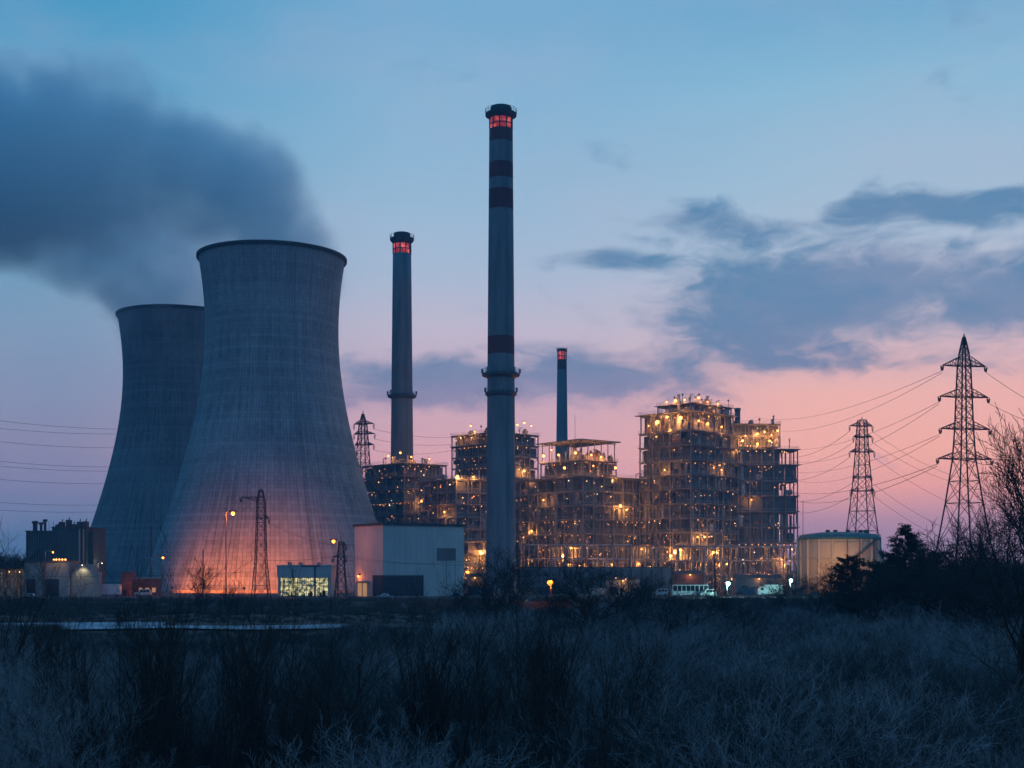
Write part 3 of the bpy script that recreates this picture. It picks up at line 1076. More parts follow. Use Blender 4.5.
def street_lamp(pp, ph, Y, label, power, headr=.55, color='e_street', lc=SOD, polem='steeld', double=False):
    """pp = column of the pole, ph = (column, row) of the lamp head"""
    x0 = (pp - 512) / F * Y
    hx = (ph[0] - 512) / F * Y - x0
    H = CZ + (HZ - ph[1]) / F * Y
    t = empty('street_lamp', (x0, Y, 0), label=label, cat='street lamp', group='street lamps in the works yard')
    MB().bar((0, 0, 0), (0, 0, H + .3), .22, 8, .12).build('pole', M[polem], t)
    MB().bar((0, 0, H + .25), (hx, 0, H + .7), .09, 6).build('arm', M[polem], t)
    b = MB()
    b.box(hx - headr * 1.3, hx + headr * 1.3, -headr * .8, headr * .8, H + .35, H + .35 + headr * .5)
    b.build('housing', M['steeld'], t)
    headr *= .68
    inst('lamp_glass', LAMP[color], t, (hx, -headr * .2, H - headr * .25), headr)
    if power:
        light((hx, -.1, H - headr * 1.9), power, lc, size=headr, parent=t)
    return t


street_lamp(226, (233, 513), 425, 'tall orange street lamp standing before the nearer cooling tower', 13000, .9)
street_lamp(338, (333.5, 541), 432, 'orange street lamp above the small lit building', 2000, .8)
street_lamp(151, (163, 557.5), 480, 'orange lamp on a thin pole at the left foot of the nearer cooling tower', 1200, .6)
street_lamp(551, (550, 582), 300, 'low glaring orange lamp in front of the long dark wall, near the tallest chimney', 3000, .95)
street_lamp(712, (713, 552), 470, 'orange lamp on a dark pole before the tallest steel tower', 5000, .6)
street_lamp(727, (728, 583), 430, 'low blue-white lamp beside the coach', 9000, 1.0, 'e_cool', (.45, 1, .9))
street_lamp(790, (791, 580), 440, 'low blue-white lamp below the right end of the plant', 9000, .85, 'e_cool', (.45, 1, .9))
street_lamp(98, (102, 563), 455, 'small pale lamp at the right corner of the dark green block', 300, .26, 'e_white', (1, .85, .6))
street_lamp(45, (53, 552), 425, 'lamp with a bent arm over the grey gatehouse', 260, .4, 'e_street', (1, .62, .3))


def floodlight(loc, target, power, label, spot=R(95), c=SOD, r=.35):
    t = empty('ground_floodlight', loc, label=label, cat='floodlight', group='floodlights on the yard')
    d = (Vector(target) - Vector(loc)).normalized()
    h = math.atan2(d.y, d.x)
    t.rotation_euler = (0, 0, h - PI / 2)
    b = MB()
    b.bar((0, 0, -loc[2]), (0, 0, -.3), .12)
    b.box(-r * 1.5, r * 1.5, -.25, .15, -.3, r * 1.4)
    b.build('housing', M['steeld'], t)
    b = MB().box(-r * 1.3, r * 1.3, .15, .2, -.2, r * 1.2)
    b.build('lamp_glass', M['e_warm'], t)
    L_ = light((0, .35, .3), power, c, 'SPOT', .4, parent=t, spot=spot)
    L_.rotation_euler = Vector((0, math.hypot(d.x, d.y), d.z)).normalized().to_track_quat('-Z', 'Y').to_euler()
    return t


TC = Vector(((272 - 512) / F * 560, 560, 0))
FL = [(172, 498, 19000, 'leftmost'), (203, 488, 42000, 'second'), (244, 481, 50000, 'third'), (288, 481, 46000, 'fourth'), (328, 492, 9000, 'rightmost')]
for (p, Y, pw, wd) in FL:
    l = Vector(((p - 512) / F * Y, Y, 2.2))
    floodlight(l, (TC.x + (l.x - TC.x) * .75, 518, 8), pw, wd + ' in the row of low floodlights aimed at the foot of the nearer cooling tower')
for i, (p, wd) in enumerate([(812, 'left'), (836, 'middle'), (862, 'right')]):
    Y = 484
    l = Vector(((p - 512) / F * Y, Y, 2.0))
    floodlight(l, (l.x + (tcx.x - l.x) * .2, 510, 14), 8500, wd + ' one of three floodlights washing the round storage tank', c=(1, .42, .12))

# ------------------------------------------------------------------ white warehouse
def warehouse():
    Y = 430
    a = R(35)
    u = (math.cos(a), math.sin(a)); v = (-math.sin(a), math.cos(a))
    W = solve(383, Y, u, 464)
    L = solve(383, Y, v, 354.5)
    H = CZ + (HZ - 525) / F * Y
    t = empty('warehouse', ((383 - 512) / F * Y, Y, 0), a, 'white sheet-clad warehouse with a dark roof edge and glass corner', 'warehouse')
    MB().box(0, W, 0, L, 0, H).build('wall', M['white_wall'], t)
    MB().box(-.5, W + .5, -.5, L + .5, H, H + .8).build('roof', M['roofdark'], t)
    mb = MB()
    z = 1.5
    for i in range(1, 15):
        x = W * i / 15
        mb.box(x - .03, x + .03, -.05, -.002, 0, H)
    for i in range(1, 10):
        y = L * i / 10
        mb.box(-.06, -.002, y - .04, y + .04, 0, H)
    for z in (8.5, 13.5, 18.5):
        mb.box(-.05, W, -.05, -.001, z, z + .06)
        mb.box(-.05, -.001, 0, L, z, z + .06)
    mb.build('panel_joint', M['white_wall'], t)
    # glazed corner
    wz0, wz1 = .3, CZ + (HZ - 575.5) / F * Y
    gw = solve(383, Y, u, 423)
    gl = solve(383, Y, v, 373)
    MB().box(-.12, gw, -.16, -.02, wz0, wz1).build('shopfront', M['dglass'], t)
    fr = bpy.data.objects['shopfront']
    mb = MB()
    for i in range(9):
        x = gw * i / 8
        mb.box(x - .08, x + .08, -.28, -.17, wz0, wz1)
    mb.box(0, gw, -.30, -.17, wz1 - .3, wz1 + .1)
    mb.box(0, gw, -.26, -.17, wz1 * .55, wz1 * .55 + .12)
    mb.build('mullion', M['steeld'], fr)
    MB().box(-.16, -.02, .02, gl, wz0, wz1 + .1).build('roller_door', M['dglass'], t)
    # rectangular louvre high on the wall
    x0, x1 = solve(383, Y, u, 437), solve(383, Y, u, 455.5)
    z0, z1 = CZ + (HZ - 560.5) / F * 440, CZ + (HZ - 548) / F * 440
    MB().box(x0, x1, -.22, -.03, z0, z1).build('louvre', M['clad'], t)
    mb = MB()
    for i in range(8):
        z = z0 + (z1 - z0) * (i + .5) / 8
        mb.box(x0, x1, -.32, -.23, z, z + .08)
    mb.build('louvre_blade', M['steel'], bpy.data.objects['louvre'])
    for f in (446, 455):
        x = solve(383, Y, u, f)
        MB().bar((x, -.4, 0), (x, -.4, z0 - .1), .09, 6).build('downpipe', M['steel'], t)
    # lit side door with canopy
    y0, y1 = L * .52, L * .88
    dr = MB().box(-.14, -.02, y0, y1, 0, 4.6).build('side_door', M['e_door'], t)
    mb = MB()
    for y in (y0, (y0 + y1) / 2, y1):
        mb.box(-.28, -.15, y - .2, y + .2, 0, 4.7)
    mb.build('frame', M['white_wall'], dr)
    MB().box(-1.8, -.02, y0 - .8, y1 + .8, 4.9, 5.3).build('canopy', M['white_wall'], t)
    MB().box(-.7, -.05, L * .78, L * .84, 7.2, 7.6).build('wall_lamp', M['steeld'], t)
    inst('lamp_glass', LAMP['e_flood'], bpy.data.objects['wall_lamp'], (-.55, L * .81, 6.9), .3)
    light((-1.6, L * .81, 6.6), 420, SOD, parent=t)
    mb = MB()
    for x in (W * .15, W * .45, W * .75):
        mb.box(x, x + 1.6, 5, 6.6, H + .8, H + 1.5)
    mb.build('roof_vent', M['steeld'], t)


warehouse()

# ------------------------------------------------------------------ small lit building with glass front
def showroom():
    Y = 424
    A, B = px(278, HZ, Y), px(331, HZ, Y)
    W = B.x - A.x
    H = CZ + (HZ - 566.5) / F * Y
    t = empty('glass_fronted_office', (A.x, Y, 0), label='low white office with a brightly lit glass front', cat='office building')
    MB().box(0, W, 0, 14, 0, H - .02).build('wall', M['white_wall'], t)
    MB().box(-.3, W + .3, -.9, 14.3, H, H + .5).build('roof', M['white_wall'], t)
    zg = CZ + (HZ - 578) / F * Y
    MB().box(-.2, W + .2, -.7, -.02, zg + .15, H - .01).build('fascia', M['white_wall'], t)
    g = MB().box(.8, W - .9, -.12, -.02, .5, zg).build('window', M['e_window'], t)
    mb = MB()
    for i in range(12):
        x = .8 + (W - 1.7) * i / 11
        mb.box(x - .09, x + .09, -.24, -.13, .5, zg)
    mb.box(.8, W - .9, -.22, -.13, zg * .62, zg * .62 + .15)
    mb.box(.8, W - .9, -.24, -.13, .3, .55)
    mb.build('mullion', M['steeld'], g)
    rnd = random.Random(4)
    mb = MB()
    for i in range(16):
        x = 1 + (W - 2.5) * rnd.random()
        h = rnd.uniform(.8, 2.6)
        mb.box(x, x + rnd.uniform(.3, 1), -.35, -.25, .3, h)
    mb.build('shelf', M['rust'], t)
    mb = MB()
    for x in (2.5, 6, 12):
        mb.box(x, x + 1.2, 4, 5.5, H + .5, H + 1.4)
    mb.build('roof_unit', M['steel'], t)


showroom()
# flat sign-like mast light in front
t = empty('canopy_mast', ((315 - 512) / F * 405, 405, 0), label='dark post carrying a flat dark top plate before the lit office', cat='mast')
MB().bar((0, 0, 0), (0, 0, CZ + (HZ - 566) / F * 405), .3, 6).build('post', M['steeld'], t)
MB().box(-4.2, 1.4, -.8, .8, CZ + (HZ - 567) / F * 405, CZ + (HZ - 565.3) / F * 405).build('top_plate', M['steeld'], t)

# ------------------------------------------------------------------ left group
def left_group():
    Y = 450
    s = Y / F
    X = lambda p: (p - 512) * s
    Z = lambda y: CZ + (HZ - y) * s
    t = empty('green_clad_hall', (X(26), Y, 0), label='dark green metal-clad hall with rooftop gear at the left edge', cat='industrial building')
    W1, W2 = X(52) - X(26), X(86) - X(26)
    MB().box(0, W1 - .02, 0, 22, 0, Z(531.5)).build('lower_wing', M['green_clad'], t)
    MB().box(W1, W2, 0, 22, 0, Z(527.5)).build('main_wing', M['green_clad'], t)
    MB().box(W1 - .3, W2 + .3, -.3, 22.3, Z(527.5), Z(526.6)).build('parapet', M['steeld'], t)
    MB().box(-.3, W1 - .35, -.3, 22.3, Z(531.5), Z(530.6)).build('parapet', M['steeld'], t)
    MB().box(W2 + .02, W2 + 1.6, 3, 14, 0, Z(531)).build('stair_tower', M['green_clad'], t)
    mb = MB()
    for k in range(1, 24):
        x = W2 * k / 24
        mb.box(x - .05, x + .05, -.08, -.005, 0, Z(532))
    mb.build('cladding_rib', M['clad'], t)
    mb = MB()
    for p in (80, 84):
        mb.bar((X(p) - X(26), -.5, 0), (X(p) - X(26), -.5, Z(529)), .28, 8)
    mb.build('downpipe', M['grey_wall'], t)
    rnd = random.Random(9)
    for p in (31, 33, 38, 42):
        x = X(p) - X(26)
        b = MB()
        h = rnd.uniform(2.4, 3.8)
        b.bar((x, 3, Z(531)), (x, 3, Z(531) + h), .45, 8)
        b.bar((x - .7, 3, Z(531) + h), (x + .7, 3, Z(531) + h + .2), .45, 6)
        b.build('vent', M['steeld'], t)
    for p in (47, 51.5):
        x = X(p) - X(26)
        MB().bar((x, 2, Z(531)), (x, 2, Z(521)), .08, 4).build('aerial', M['steeld'], t)
    for p in (55.5, 59, 66, 71, 77, 83):
        x = X(p) - X(26)
        b = MB()
        h = rnd.uniform(.8, 2.6)
        b.box(x - .8, x + .8, 2, 4, Z(526.6), Z(526.6) + h)
        b.bar((x, 3, Z(526.6) + h), (x + .3, 3, Z(526.6) + h + .9), .2)
        b.build('roof_unit', M['steeld'], t)
    # grey gatehouse in front
    Y2 = 432
    s2 = Y2 / F
    X2 = lambda p: (p - 512) * s2
    Z2 = lambda y: CZ + (HZ - y) * s2
    g = empty('gatehouse', (X2(24), Y2, 0), label='grey two-bay gatehouse with dark openings before the green hall', cat='gatehouse')
    W = X2(68) - X2(24)
    MB().box(0, W, 0, 12, 0, Z2(562)).build('wall', M['grey_wall'], g)
    MB().box(-.3, W + .3, -.4, 12.3, Z2(562), Z2(560.8)).build('roof', M['steeld'], g)
    for (a_, b_) in ((26.5, 35.5), (46, 59)):
        MB().box(X2(a_) - X2(24), X2(b_) - X2(24), -.12, -.01, 0, Z2(579)).build('door', M['dglass'], g)
    mb = MB()
    for p in (43, 44.5):
        mb.bar((X2(p) - X2(24), -.6, 0), (X2(p) - X2(24), -.6, Z2(562)), .16, 6)
    mb.build('duct', M['rust'], g)
    for p in (54.5, 57, 60, 63, 66):
        inst('roof_lamp', LAMP['e_flood'], g, (X2(p) - X2(24), -.6, Z2(559.6)), .28)
    light((X2(60) - X2(24), -2.5, Z2(558)), 260, (1, .55, .22), parent=g)
    # link wall lit by a downlight
    k = empty('link_wall', (X2(69) , Y2 + 2, 0), label='grey link wall with a pale scallop of lamplight beside the gatehouse', cat='wall')
    MB().box(0, X2(97) - X2(69), 0, 3, 0, Z2(572)).build('wall', M['grey_wall'], k)
    MB().box(1, X2(92) - X2(69), .4, 3, Z2(572) + .02, Z2(564)).build('upper_wall', M['grey_wall'], k)
    MB().box(3.6, 4.2, -.9, .35, Z2(564.5), Z2(563.5)).build('wall_lamp', M['steeld'], k)
    inst('lamp_glass', LAMP['e_white'], bpy.data.objects['wall_lamp.001'], (3.9, -.7, Z2(565.2)), .22)
    L_ = light((3.9, -1.4, Z2(565)), 900, (1, .8, .42), 'SPOT', .2, parent=k, spot=R(100))
    L_.rotation_euler = Vector((0, .35, -1)).to_track_quat('-Z', 'Y').to_euler()
    # open shed, far left
    h = empty('open_shed', (X2(-14), Y2, 0), label='low open-fronted shed lit orange inside, cut by the left edge', cat='shed')
    W = X2(22.5) - X2(-14)
    MB().box(-.5, W, -1.5, 12, Z2(569), Z2(561.5)).build('roof', M['roofdark'], h)
    MB().box(0, W, 11, 12, 0, Z2(569) - .02).build('back_wall', M['grey_wall'], h)
    for i in range(6):
        x = .4 + (W - .8) * i / 5
        MB().bar((x, 0, 0), (x, 0, Z2(569) - .02), .3).build('column', M['grey_wall'], h)
    for x in (4.5, 7.5, 10.8):
        MB().box(x, x + .9, 3, 5, 0, 3.2).build('cabinet', M['steel'], h)
        inst('ceiling_lamp', LAMP['e_gold'], h, (x - .5, 2, Z2(572)), .3)
    light((6, 2, Z2(573)), 500, (1, .6, .3), parent=h)
    light((10.5, 2, Z2(573)), 500, (1, .6, .3), parent=h)
    # small red brick hut
    b = empty('brick_hut', (X(119), 452, 0), label='small red brick hut lit orange beside the box truck', cat='hut')
    Wb = X(129) - X(119)
    MB().box(0, Wb, 0, 6, 0, Z(572.5)).build('wall', M['brick'], b)
    MB().box(-.2, Wb + .2, -.3, 6.2, Z(572.5), Z(571.7)).build('roof', M['steeld'], b)
    MB().box(.8, 2, -.08, -.01, 0, 2.3).build('door', M['dglass'], b)
    light((Wb + 1, -3, 3.0), 260, SOD, parent=b)
    # brick store, longer and lower
    b = empty('brick_store', (X(129.5), 458, 0), label='long low brick store left of the cooling tower foot', cat='store')
    Wb = X(150) - X(129.5)
    MB().box(0, Wb, 0, 7, 0, Z(579)).build('wall', M['brick'], b)
    MB().box(-.2, Wb + .2, -.3, 7.2, Z(579), Z(578)).build('roof', M['grey_wall'], b)
    for i in range(3):
        MB().box(1 + i * 2.3, 2.2 + i * 2.3, -.08, -.01, 1.2, 2.8).build('window', M['e_door'], b)


left_group()


# ------------------------------------------------------------------ vehicles
def wheel(mb_t, mb_r, x, y, r):
    for (m_, rr, ww) in ((mb_t, r, .3), (mb_r, r * .55, .34)):
        m_.bar((x, y - ww / 2, r), (x, y + ww / 2, r), rr, 16)


def vehicle(name, p, Y, L, W, H, label, cat, body, kind='van', rz=0.0, base_z=.06):
    t = empty(name, ((p - 512) / F * Y, Y, base_z), rz, label, cat, 'vehicles parked in the works yard')
    b = MB()
    z0 = .45
    if kind == 'box':
        b.box(-L / 2 + 2.2, L / 2, -W / 2, W / 2, z0 + .3, H)
        b.build('cargo_box', M['van'], t)
        c = MB()
        c.add([(-L / 2, -W / 2, z0), (-L / 2, W / 2, z0), (-L / 2 + 2.1, W / 2, z0), (-L / 2 + 2.1, -W / 2, z0),
               (-L / 2 + .1, -W / 2, H * .5), (-L / 2 + .1, W / 2, H * .5), (-L / 2 + .7, -W / 2, H * .82), (-L / 2 + .7, W / 2, H * .82),
               (-L / 2 + 2.1, W / 2, H * .82), (-L / 2 + 2.1, -W / 2, H * .82)],
              [(0, 1, 2, 3), (0, 4, 5, 1), (4, 6, 7, 5), (6, 9, 8, 7), (2, 8, 9, 3), (0, 3, 9, 6, 4), (1, 5, 7, 8, 2)])
        c.build('cab', body, t)
        MB().box(-L / 2 + .8, -L / 2 + 1.8, -W / 2 - .02, W / 2 + .02, H * .5, H * .76).build('window', M['dglass'], t)
    else:
        hood = .12 if kind == 'coach' else .28
        z1 = H * (.55 if kind != 'coach' else .45)
        b.box(-L / 2, L / 2, -W / 2, W / 2, z0, z1)
        x0, x1 = -L / 2 + (.15 if kind == 'coach' else L * .24), L / 2 - (.1 if kind != 'car' else L * .14)
        xa, xb = x0 + (.2 if kind == 'coach' else .7), x1 - (.15 if kind != 'car' else .5)
        k = W / 2 - .12
        b.add([(x0, -W / 2, z1), (x1, -W / 2, z1), (x1, W / 2, z1), (x0, W / 2, z1), (xa, -k, H), (xb, -k, H), (xb, k, H), (xa, k, H)],
              [(4, 5, 6, 7), (0, 1, 5, 4), (1, 2, 6, 5), (2, 3, 7, 6), (3, 0, 4, 7)])
        b.build('body', body, t)
        n = 8 if kind == 'coach' else 3
        for i in range(n):
            a_ = xa + (xb - xa) * (i + .08) / n
            c_ = xa + (xb - xa) * (i + .9) / n
            MB().box(a_, c_, -W / 2 - .015, W / 2 + .015, z1 + .1, H - .25).build('window', M['dglass'], t)
    for x in ((-L * .33, L * .3) if kind != 'coach' else (-L * .32, L * .25, L * .33)):
        for y in (-W / 2 + .05, W / 2 - .05):
            r = .36 if kind in ('car', 'van') else .5
            wt = MB().bar((x, y - .15, r), (x, y + .15, r), r, 16).build('wheel', M['rubber'], t)
            MB().bar((x, y - .17, r), (x, y + .17, r), r * .55, 12).build('rim', M['galv'], wt)
    for y in (-W / 2 + .3, W / 2 - .3):
        MB().box(-L / 2 - .04, -L / 2 + .02, y - .18, y + .18, z0 + .25, z0 + .5).build('headlight', M['galv'], t)
        MB().box(L / 2 - .02, L / 2 + .04, y - .15, y + .15, z0 + .3, z0 + .6).build('tail_light', M['chimred'], t)
    return t


vehicle('box_truck', 108, 440, 8.5, 2.5, 4.2, 'white-roofed box truck with a dark cab beside the red brick hut', 'truck', M['vanb'], 'box')
vehicle('coach', 690, 445, 12.5, 2.6, 3.9, 'long white coach parked in front of the tallest steel tower', 'coach', M['van'], 'coach')
vehicle('van', 708, 440, 5.4, 2, 2.5, 'white van at the right end of the coach', 'van', M['van'], 'van')
vehicle('parked_car', 622, 440, 4.4, 1.8, 1.5, 'pale car under small lamps in front of the long dark wall', 'car', M['van'], 'car')
vehicle('parked_car', 455, 418, 4.4, 1.8, 1.5, 'dark car parked at the right corner of the white warehouse', 'car', M['vanb'], 'car')
vehicle('parked_car', 384, 412, 4.4, 1.8, 1.5, 'pale car parked before the glass corner of the white warehouse', 'car', M['van'], 'car')
vehicle('van', 143, 446, 5.4, 2, 2.4, 'pale van in the orange light before the long brick store', 'van', M['van'], 'van')
vehicle('parked_car', 30, 418, 4.4, 1.8, 1.5, 'pale car in front of the gatehouse', 'car', M['van'], 'car')
vehicle('parked_car', 815, 450, 4.4, 1.8, 1.5, 'car parked below the round storage tank', 'car', M['vanb'], 'car')

def container(p, Y, m_, label, z=.06, rz=0.0):
    t = empty('shipping_container', ((p - 512) / F * Y, Y, z), rz, label, 'container', 'containers in the works yard')
    b = MB().box(-3.05, 3.05, -1.2, 1.2, .12, 2.55)
    for k in range(24):
        x = -2.9 + 5.8 * k / 23
        b.box(x - .07, x + .07, -1.25, -1.201, .25, 2.42)
        b.box(x - .07, x + .07, 1.201, 1.25, .25, 2.42)
    b.build('body', m_, t)
    f = MB()
    for y in (-1.22, 1.22):
        for (x0, x1, z0, z1) in ((-3.1, 3.1, 0, .15), (-3.1, 3.1, 2.5, 2.62), (-3.1, -2.95, 0, 2.6), (2.95, 3.1, 0, 2.6)):
            f.box(x0, x1, y - .06, y + .06, z0, z1)
    f.build('corner_frame', M['steeld'], t)


for (p, Y, k, lab, z) in [(530, 470, 'rust', 'rust-brown container left of the low glaring lamp', .06), (544, 472, 'vanb', 'blue container right of the rust-brown one before the long wall', .06),
                          (598, 466, 'galv', 'pale container below the middle of the long wall', .06), (645, 462, 'rust', 'rust-brown container left of the coach', .06),
                          (745, 470, 'vanb', 'blue container between the two blue-white lamps', .06), (760, 474, 'galv', 'pale container right of the blue one by the blue-white lamps', .06),
                          (137, 462, 'rust', 'rust-brown container in the orange light left of the cooling tower foot', .06), (480, 455, 'vanb', 'blue container right of the white warehouse', .06)]:
    container(p, Y, M[k], lab, z)


def shed(p0, p1, Y, ytop, m_, label):
    x0 = (p0 - 512) / F * Y
    W = (p1 - p0) / F * Y
    H = CZ + (HZ - ytop) / F * Y
    t = empty('shed', (x0, Y, 0), 0, label, 'shed', 'low sheds at the foot of the plant')
    MB().box(0, W, 0, 8, 0, H).build('wall', m_, t)
    r = MB()
    r.add([(-.4, -.4, H), (W + .4, -.4, H), (W + .4, 8.4, H), (-.4, 8.4, H), (-.4, 4, H + 1.3), (W + .4, 4, H + 1.3)],
          [(0, 1, 5, 4), (2, 3, 4, 5), (0, 4, 3), (1, 2, 5), (3, 2, 1, 0)])
    r.build('roof', M['roofdark'], t)
    MB().box(W * .12, W * .12 + 2.4, -.08, -.01, 0, min(3, H - .5)).build('door', M['dglass'], t)
    for k in range(3):
        x = W * (.42 + .18 * k)
        MB().box(x, x + min(1.6, W * .1), -.08, -.01, 1.3, 2.4).build('window', M['e_door'] if k % 2 else M['dglass'], t)
    inst('wall_lamp', LAMP['e_flood'], t, (W * .5, -.5, H - .3), .26)
    light((W * .5, -1.4, H - .5), 260, (1, .42, .12), parent=t)


shed(606, 640, 472, 580, M['grey_wall'], 'low grey shed with small lit windows before the right end of the long wall')
shed(676, 704, 500, 574, M['brick'], 'brick shed behind the coach')
shed(736, 782, 505, 578, M['clad'], 'long dark shed between the blue-white lamps')
shed(466, 484, 470, 577, M['clad'], 'small dark shed between the warehouse and the tallest chimney')
vehicle('van', 660, 452, 5.4, 2, 2.5, 'pale van left of the coach', 'van', M['van'], 'van')
vehicle('parked_car', 632, 446, 4.4, 1.8, 1.5, 'dark car before the low grey shed', 'car', M['vanb'], 'car')
vehicle('box_truck', 770, 455, 8.5, 2.5, 3.8, 'white box truck left of the right-hand blue-white lamp', 'truck', M['van'], 'box')
street_lamp(618, (616, 578), 460, 'small warm lamp before the low grey shed, left of its pair', 400, .3, 'e_gold', (1, .6, .3))
street_lamp(628, (626, 579), 461, 'small warm lamp before the low grey shed, right of its pair', 400, .3, 'e_gold', (1, .6, .3))
street_lamp(467, (468, 572), 474, 'orange lamp beyond the right corner of the white warehouse', 1800, .65)

# ------------------------------------------------------------------ long wall and fence
t = empty('boundary_wall', (px(519, HZ, 500).x, 500, 0), label='long dark wall in front of the middle of the plant', cat='wall')
Wl = px(672, HZ, 500).x - px(519, HZ, 500).x
MB().box(0, Wl, 0, .6, 0, CZ + 2.2 / F * 500).build('panel', M['clad'], t)
MB().box(-.1, Wl + .1, -.1, .7, CZ + 2.2 / F * 500, CZ + 3.0 / F * 500).build('coping', M['steeld'], t)
for i in range(16):
    x = Wl * i / 15
    MB().box(x - .25, x + .25, -.35, -.01, 0, CZ + 2 / F * 500).build('buttress', M['steeld'], t)

t = empty('works_fence', (-180, 350, 0), label='dark wire mesh fence running along the yard behind the road', cat='fence')
mb = MB()
for i in range(0, 300):
    x = i * 1.2
    for z in (0.4,):
        mb.bar((x, 0, .1), (x + 1.2, 0, 2.0), .018, 3, caps=False)
        mb.bar((x + 1.2, 0, .1), (x, 0, 2.0), .018, 3, caps=False)
for z in (.1, 1.05, 2.0):
    mb.bar((0, 0, z), (360, 0, z), .03, 3)
mb.build('mesh', M['steeld'], t)
for i in range(91):
    MB().bar((i * 4, .05, 0), (i * 4, .05, 2.3), .07, 4).build('post', M['galv'], t)


# ------------------------------------------------------------------ pylons and wires
def lattice(mb, prof, leg, br):
    """prof: list of (half width, z); square lattice body"""
    for (w0, z0), (w1, z1) in zip(prof[:-1], prof[1:]):
        for sx, sy in ((1, 1), (1, -1), (-1, 1), (-1, -1)):
            mb.bar((sx * w0, sy * w0, z0), (sx * w1, sy * w1, z1), leg)
        h = z1 - z0
        n = max(1, round(h / max(1.2, (w0 + w1) * .95)))
        for k in range(n):
            f0, f1 = k / n, (k + 1) / n
            wa, wb = w0 + (w1 - w0) * f0, w0 + (w1 - w0) * f1
            za, zb = z0 + h * f0, z0 + h * f1
            for (ax, ay, bx, by) in ((-1, -1, 1, -1), (1, -1, 1, 1), (1, 1, -1, 1), (-1, 1, -1, -1)):
                mb.bar((ax * wa, ay * wa, za), (bx * wb, by * wb, zb), br, 3)
                mb.bar((bx * wa, by * wa, za), (ax * wb, ay * wb, zb), br, 3)
                mb.bar((ax * wb, ay * wb, zb), (bx * wb, by * wb, zb), br, 3)


def pylon(pc, Y, rz, rows, arms, top, base_hw, label, leg=.22, br=.09, name='pylon'):
    s = Y / F
    z = lambda y: CZ + (HZ - y) * s
    t = empty(name, ((pc - 512) * s, Y, 0), rz, label, 'pylon', 'lattice pylons')
    prof = [(base_hw, 0)] + [(hw * s, z(y)) for (hw, y) in rows]
    mb = MB()
    lattice(mb, prof, leg, br)
    mb.bar((0, 0, prof[-1][1] - .3), (0, 0, z(top)), leg * .8)
    mb.build('body', M['pylon'], t)
    tips = []
    for (l, r, y, hgt) in arms:
        zz = z(y)
        tip = []
        b = MB()
        # body half width at this height
        bw = prof[-1][0]
        for (w0, z0), (w1, z1) in zip(prof[:-1], prof[1:]):
            if z0 <= zz <= z1: bw = w0 + (w1 - w0) * (zz - z0) / (z1 - z0)
        for sy in (-1, 1):
            b.bar((-bw * 1.02, sy * bw, zz), (bw * 1.02, sy * bw, zz), leg * .8)
        for sgn, ext in ((-1, l), (1, r)):
            if not ext: continue
            e = sgn * ext * s
            hh = hgt * s
            for sy in (-1, 1):
                b.bar((sgn * bw, sy * bw, zz), (e, 0, zz), leg * .7)
                b.bar((sgn * bw, sy * bw, zz + hh), (e, 0, zz), leg * .6)
                nn = 4
                for k in range(nn):
                    f = (k + .3) / nn
                    x0_ = sgn * bw + (e - sgn * bw) * f
                    x1_ = sgn * bw + (e - sgn * bw) * min(1, f + .22)
                    y_ = sy * bw * (1 - f)
                    b.bar((x0_, y_, zz), (x1_, sy * bw * (1 - min(1, f + .22)), zz + hh * (1 - min(1, f + .22))), br, 3)
                    b.bar((x0_, y_, zz), (x0_, y_, zz + hh * (1 - f)), br, 3)
            tip.append((e, zz))
        ar = b.build('crossarm', M['pylon'], t)
        for (e, zz_) in tip:
            i_ = MB()
            for q in (-.35, .35):
                i_.bar((e + q, 0, zz_), (e + q * .3, 0, zz_ - 4.2 * s * 1.3), .10, 6)
                for k in range(6):
                    f = .2 + k * .12
                    P = Vector((e + q, 0, zz_)).lerp(Vector((e + q * .3, 0, zz_ - 4.2 * s * 1.3)), f)
                    i_.bar(P, P + Vector((0, 0, -.12)), .22, 8)
            i_.build('insulator', M['glassin'], ar)
            mm = Matrix.Rotation(rz, 3, 'Z')
            tips.append(mm @ Vector((e, 0, zz_ - 4.2 * s * 1.3)) + Vector(((pc - 512) * s, Y, 0)))
    return t, tips


p1, tips1 = pylon(964, 330, R(12), [(18.5, 545), (13, 503), (8.0, 459), (6.5, 429), (5.6, 397), (4.6, 366), (3.2, 352), (.7, 337)],
                  [(29, 31, 459, 7), (26, 29, 429, 7), (27, 27, 397, 8), (24, 24, 366, 9)], 334, 7.4, 'largest lattice pylon with four pairs of arms, at the right edge', .20, .085)
p2, tips2 = pylon(862, 600, R(8), [(11.5, 531), (7.5, 491), (5.0, 452), (4.0, 430), (3.2, 420)],
                  [(12, 13, 491, 3), (9, 10, 477, 3), (13, 13, 452, 4), (9, 11, 437, 3), (13, 11, 426, 4)], 417, 9.0, 'slimmer lattice pylon rising behind the round storage tank', .26, .13)
p3, tips3 = pylon(363, 650, R(-20), [(6, 480), (4.2, 445), (3.0, 425), (.6, 414)],
                  [(9, 12, 445, 3), (10, 13, 434, 3), (10, 12, 424, 3.5)], 411, 6.5, 'distant lattice pylon between the nearer cooling tower and the second chimney', .28, .14)
p4, tips4 = pylon(261, 415, 0, [(5.2, 560), (4.4, 530), (3.6, 500), (1.6, 490)], [(20, 0, 497, -5), (0, 8, 518, 3)], 487, 2.6,
                  'dark lattice mast with one drooping arm before the nearer cooling tower', .17, .08)
p5, tips5 = pylon(341, 412, R(15), [(4.0, 575), (3.0, 556), (2.2, 542)], [(0, 5, 545, 3), (8, 5, 557, 2)], 537, 2.0,
                  'short lattice mast beside the white warehouse', .17, .08)


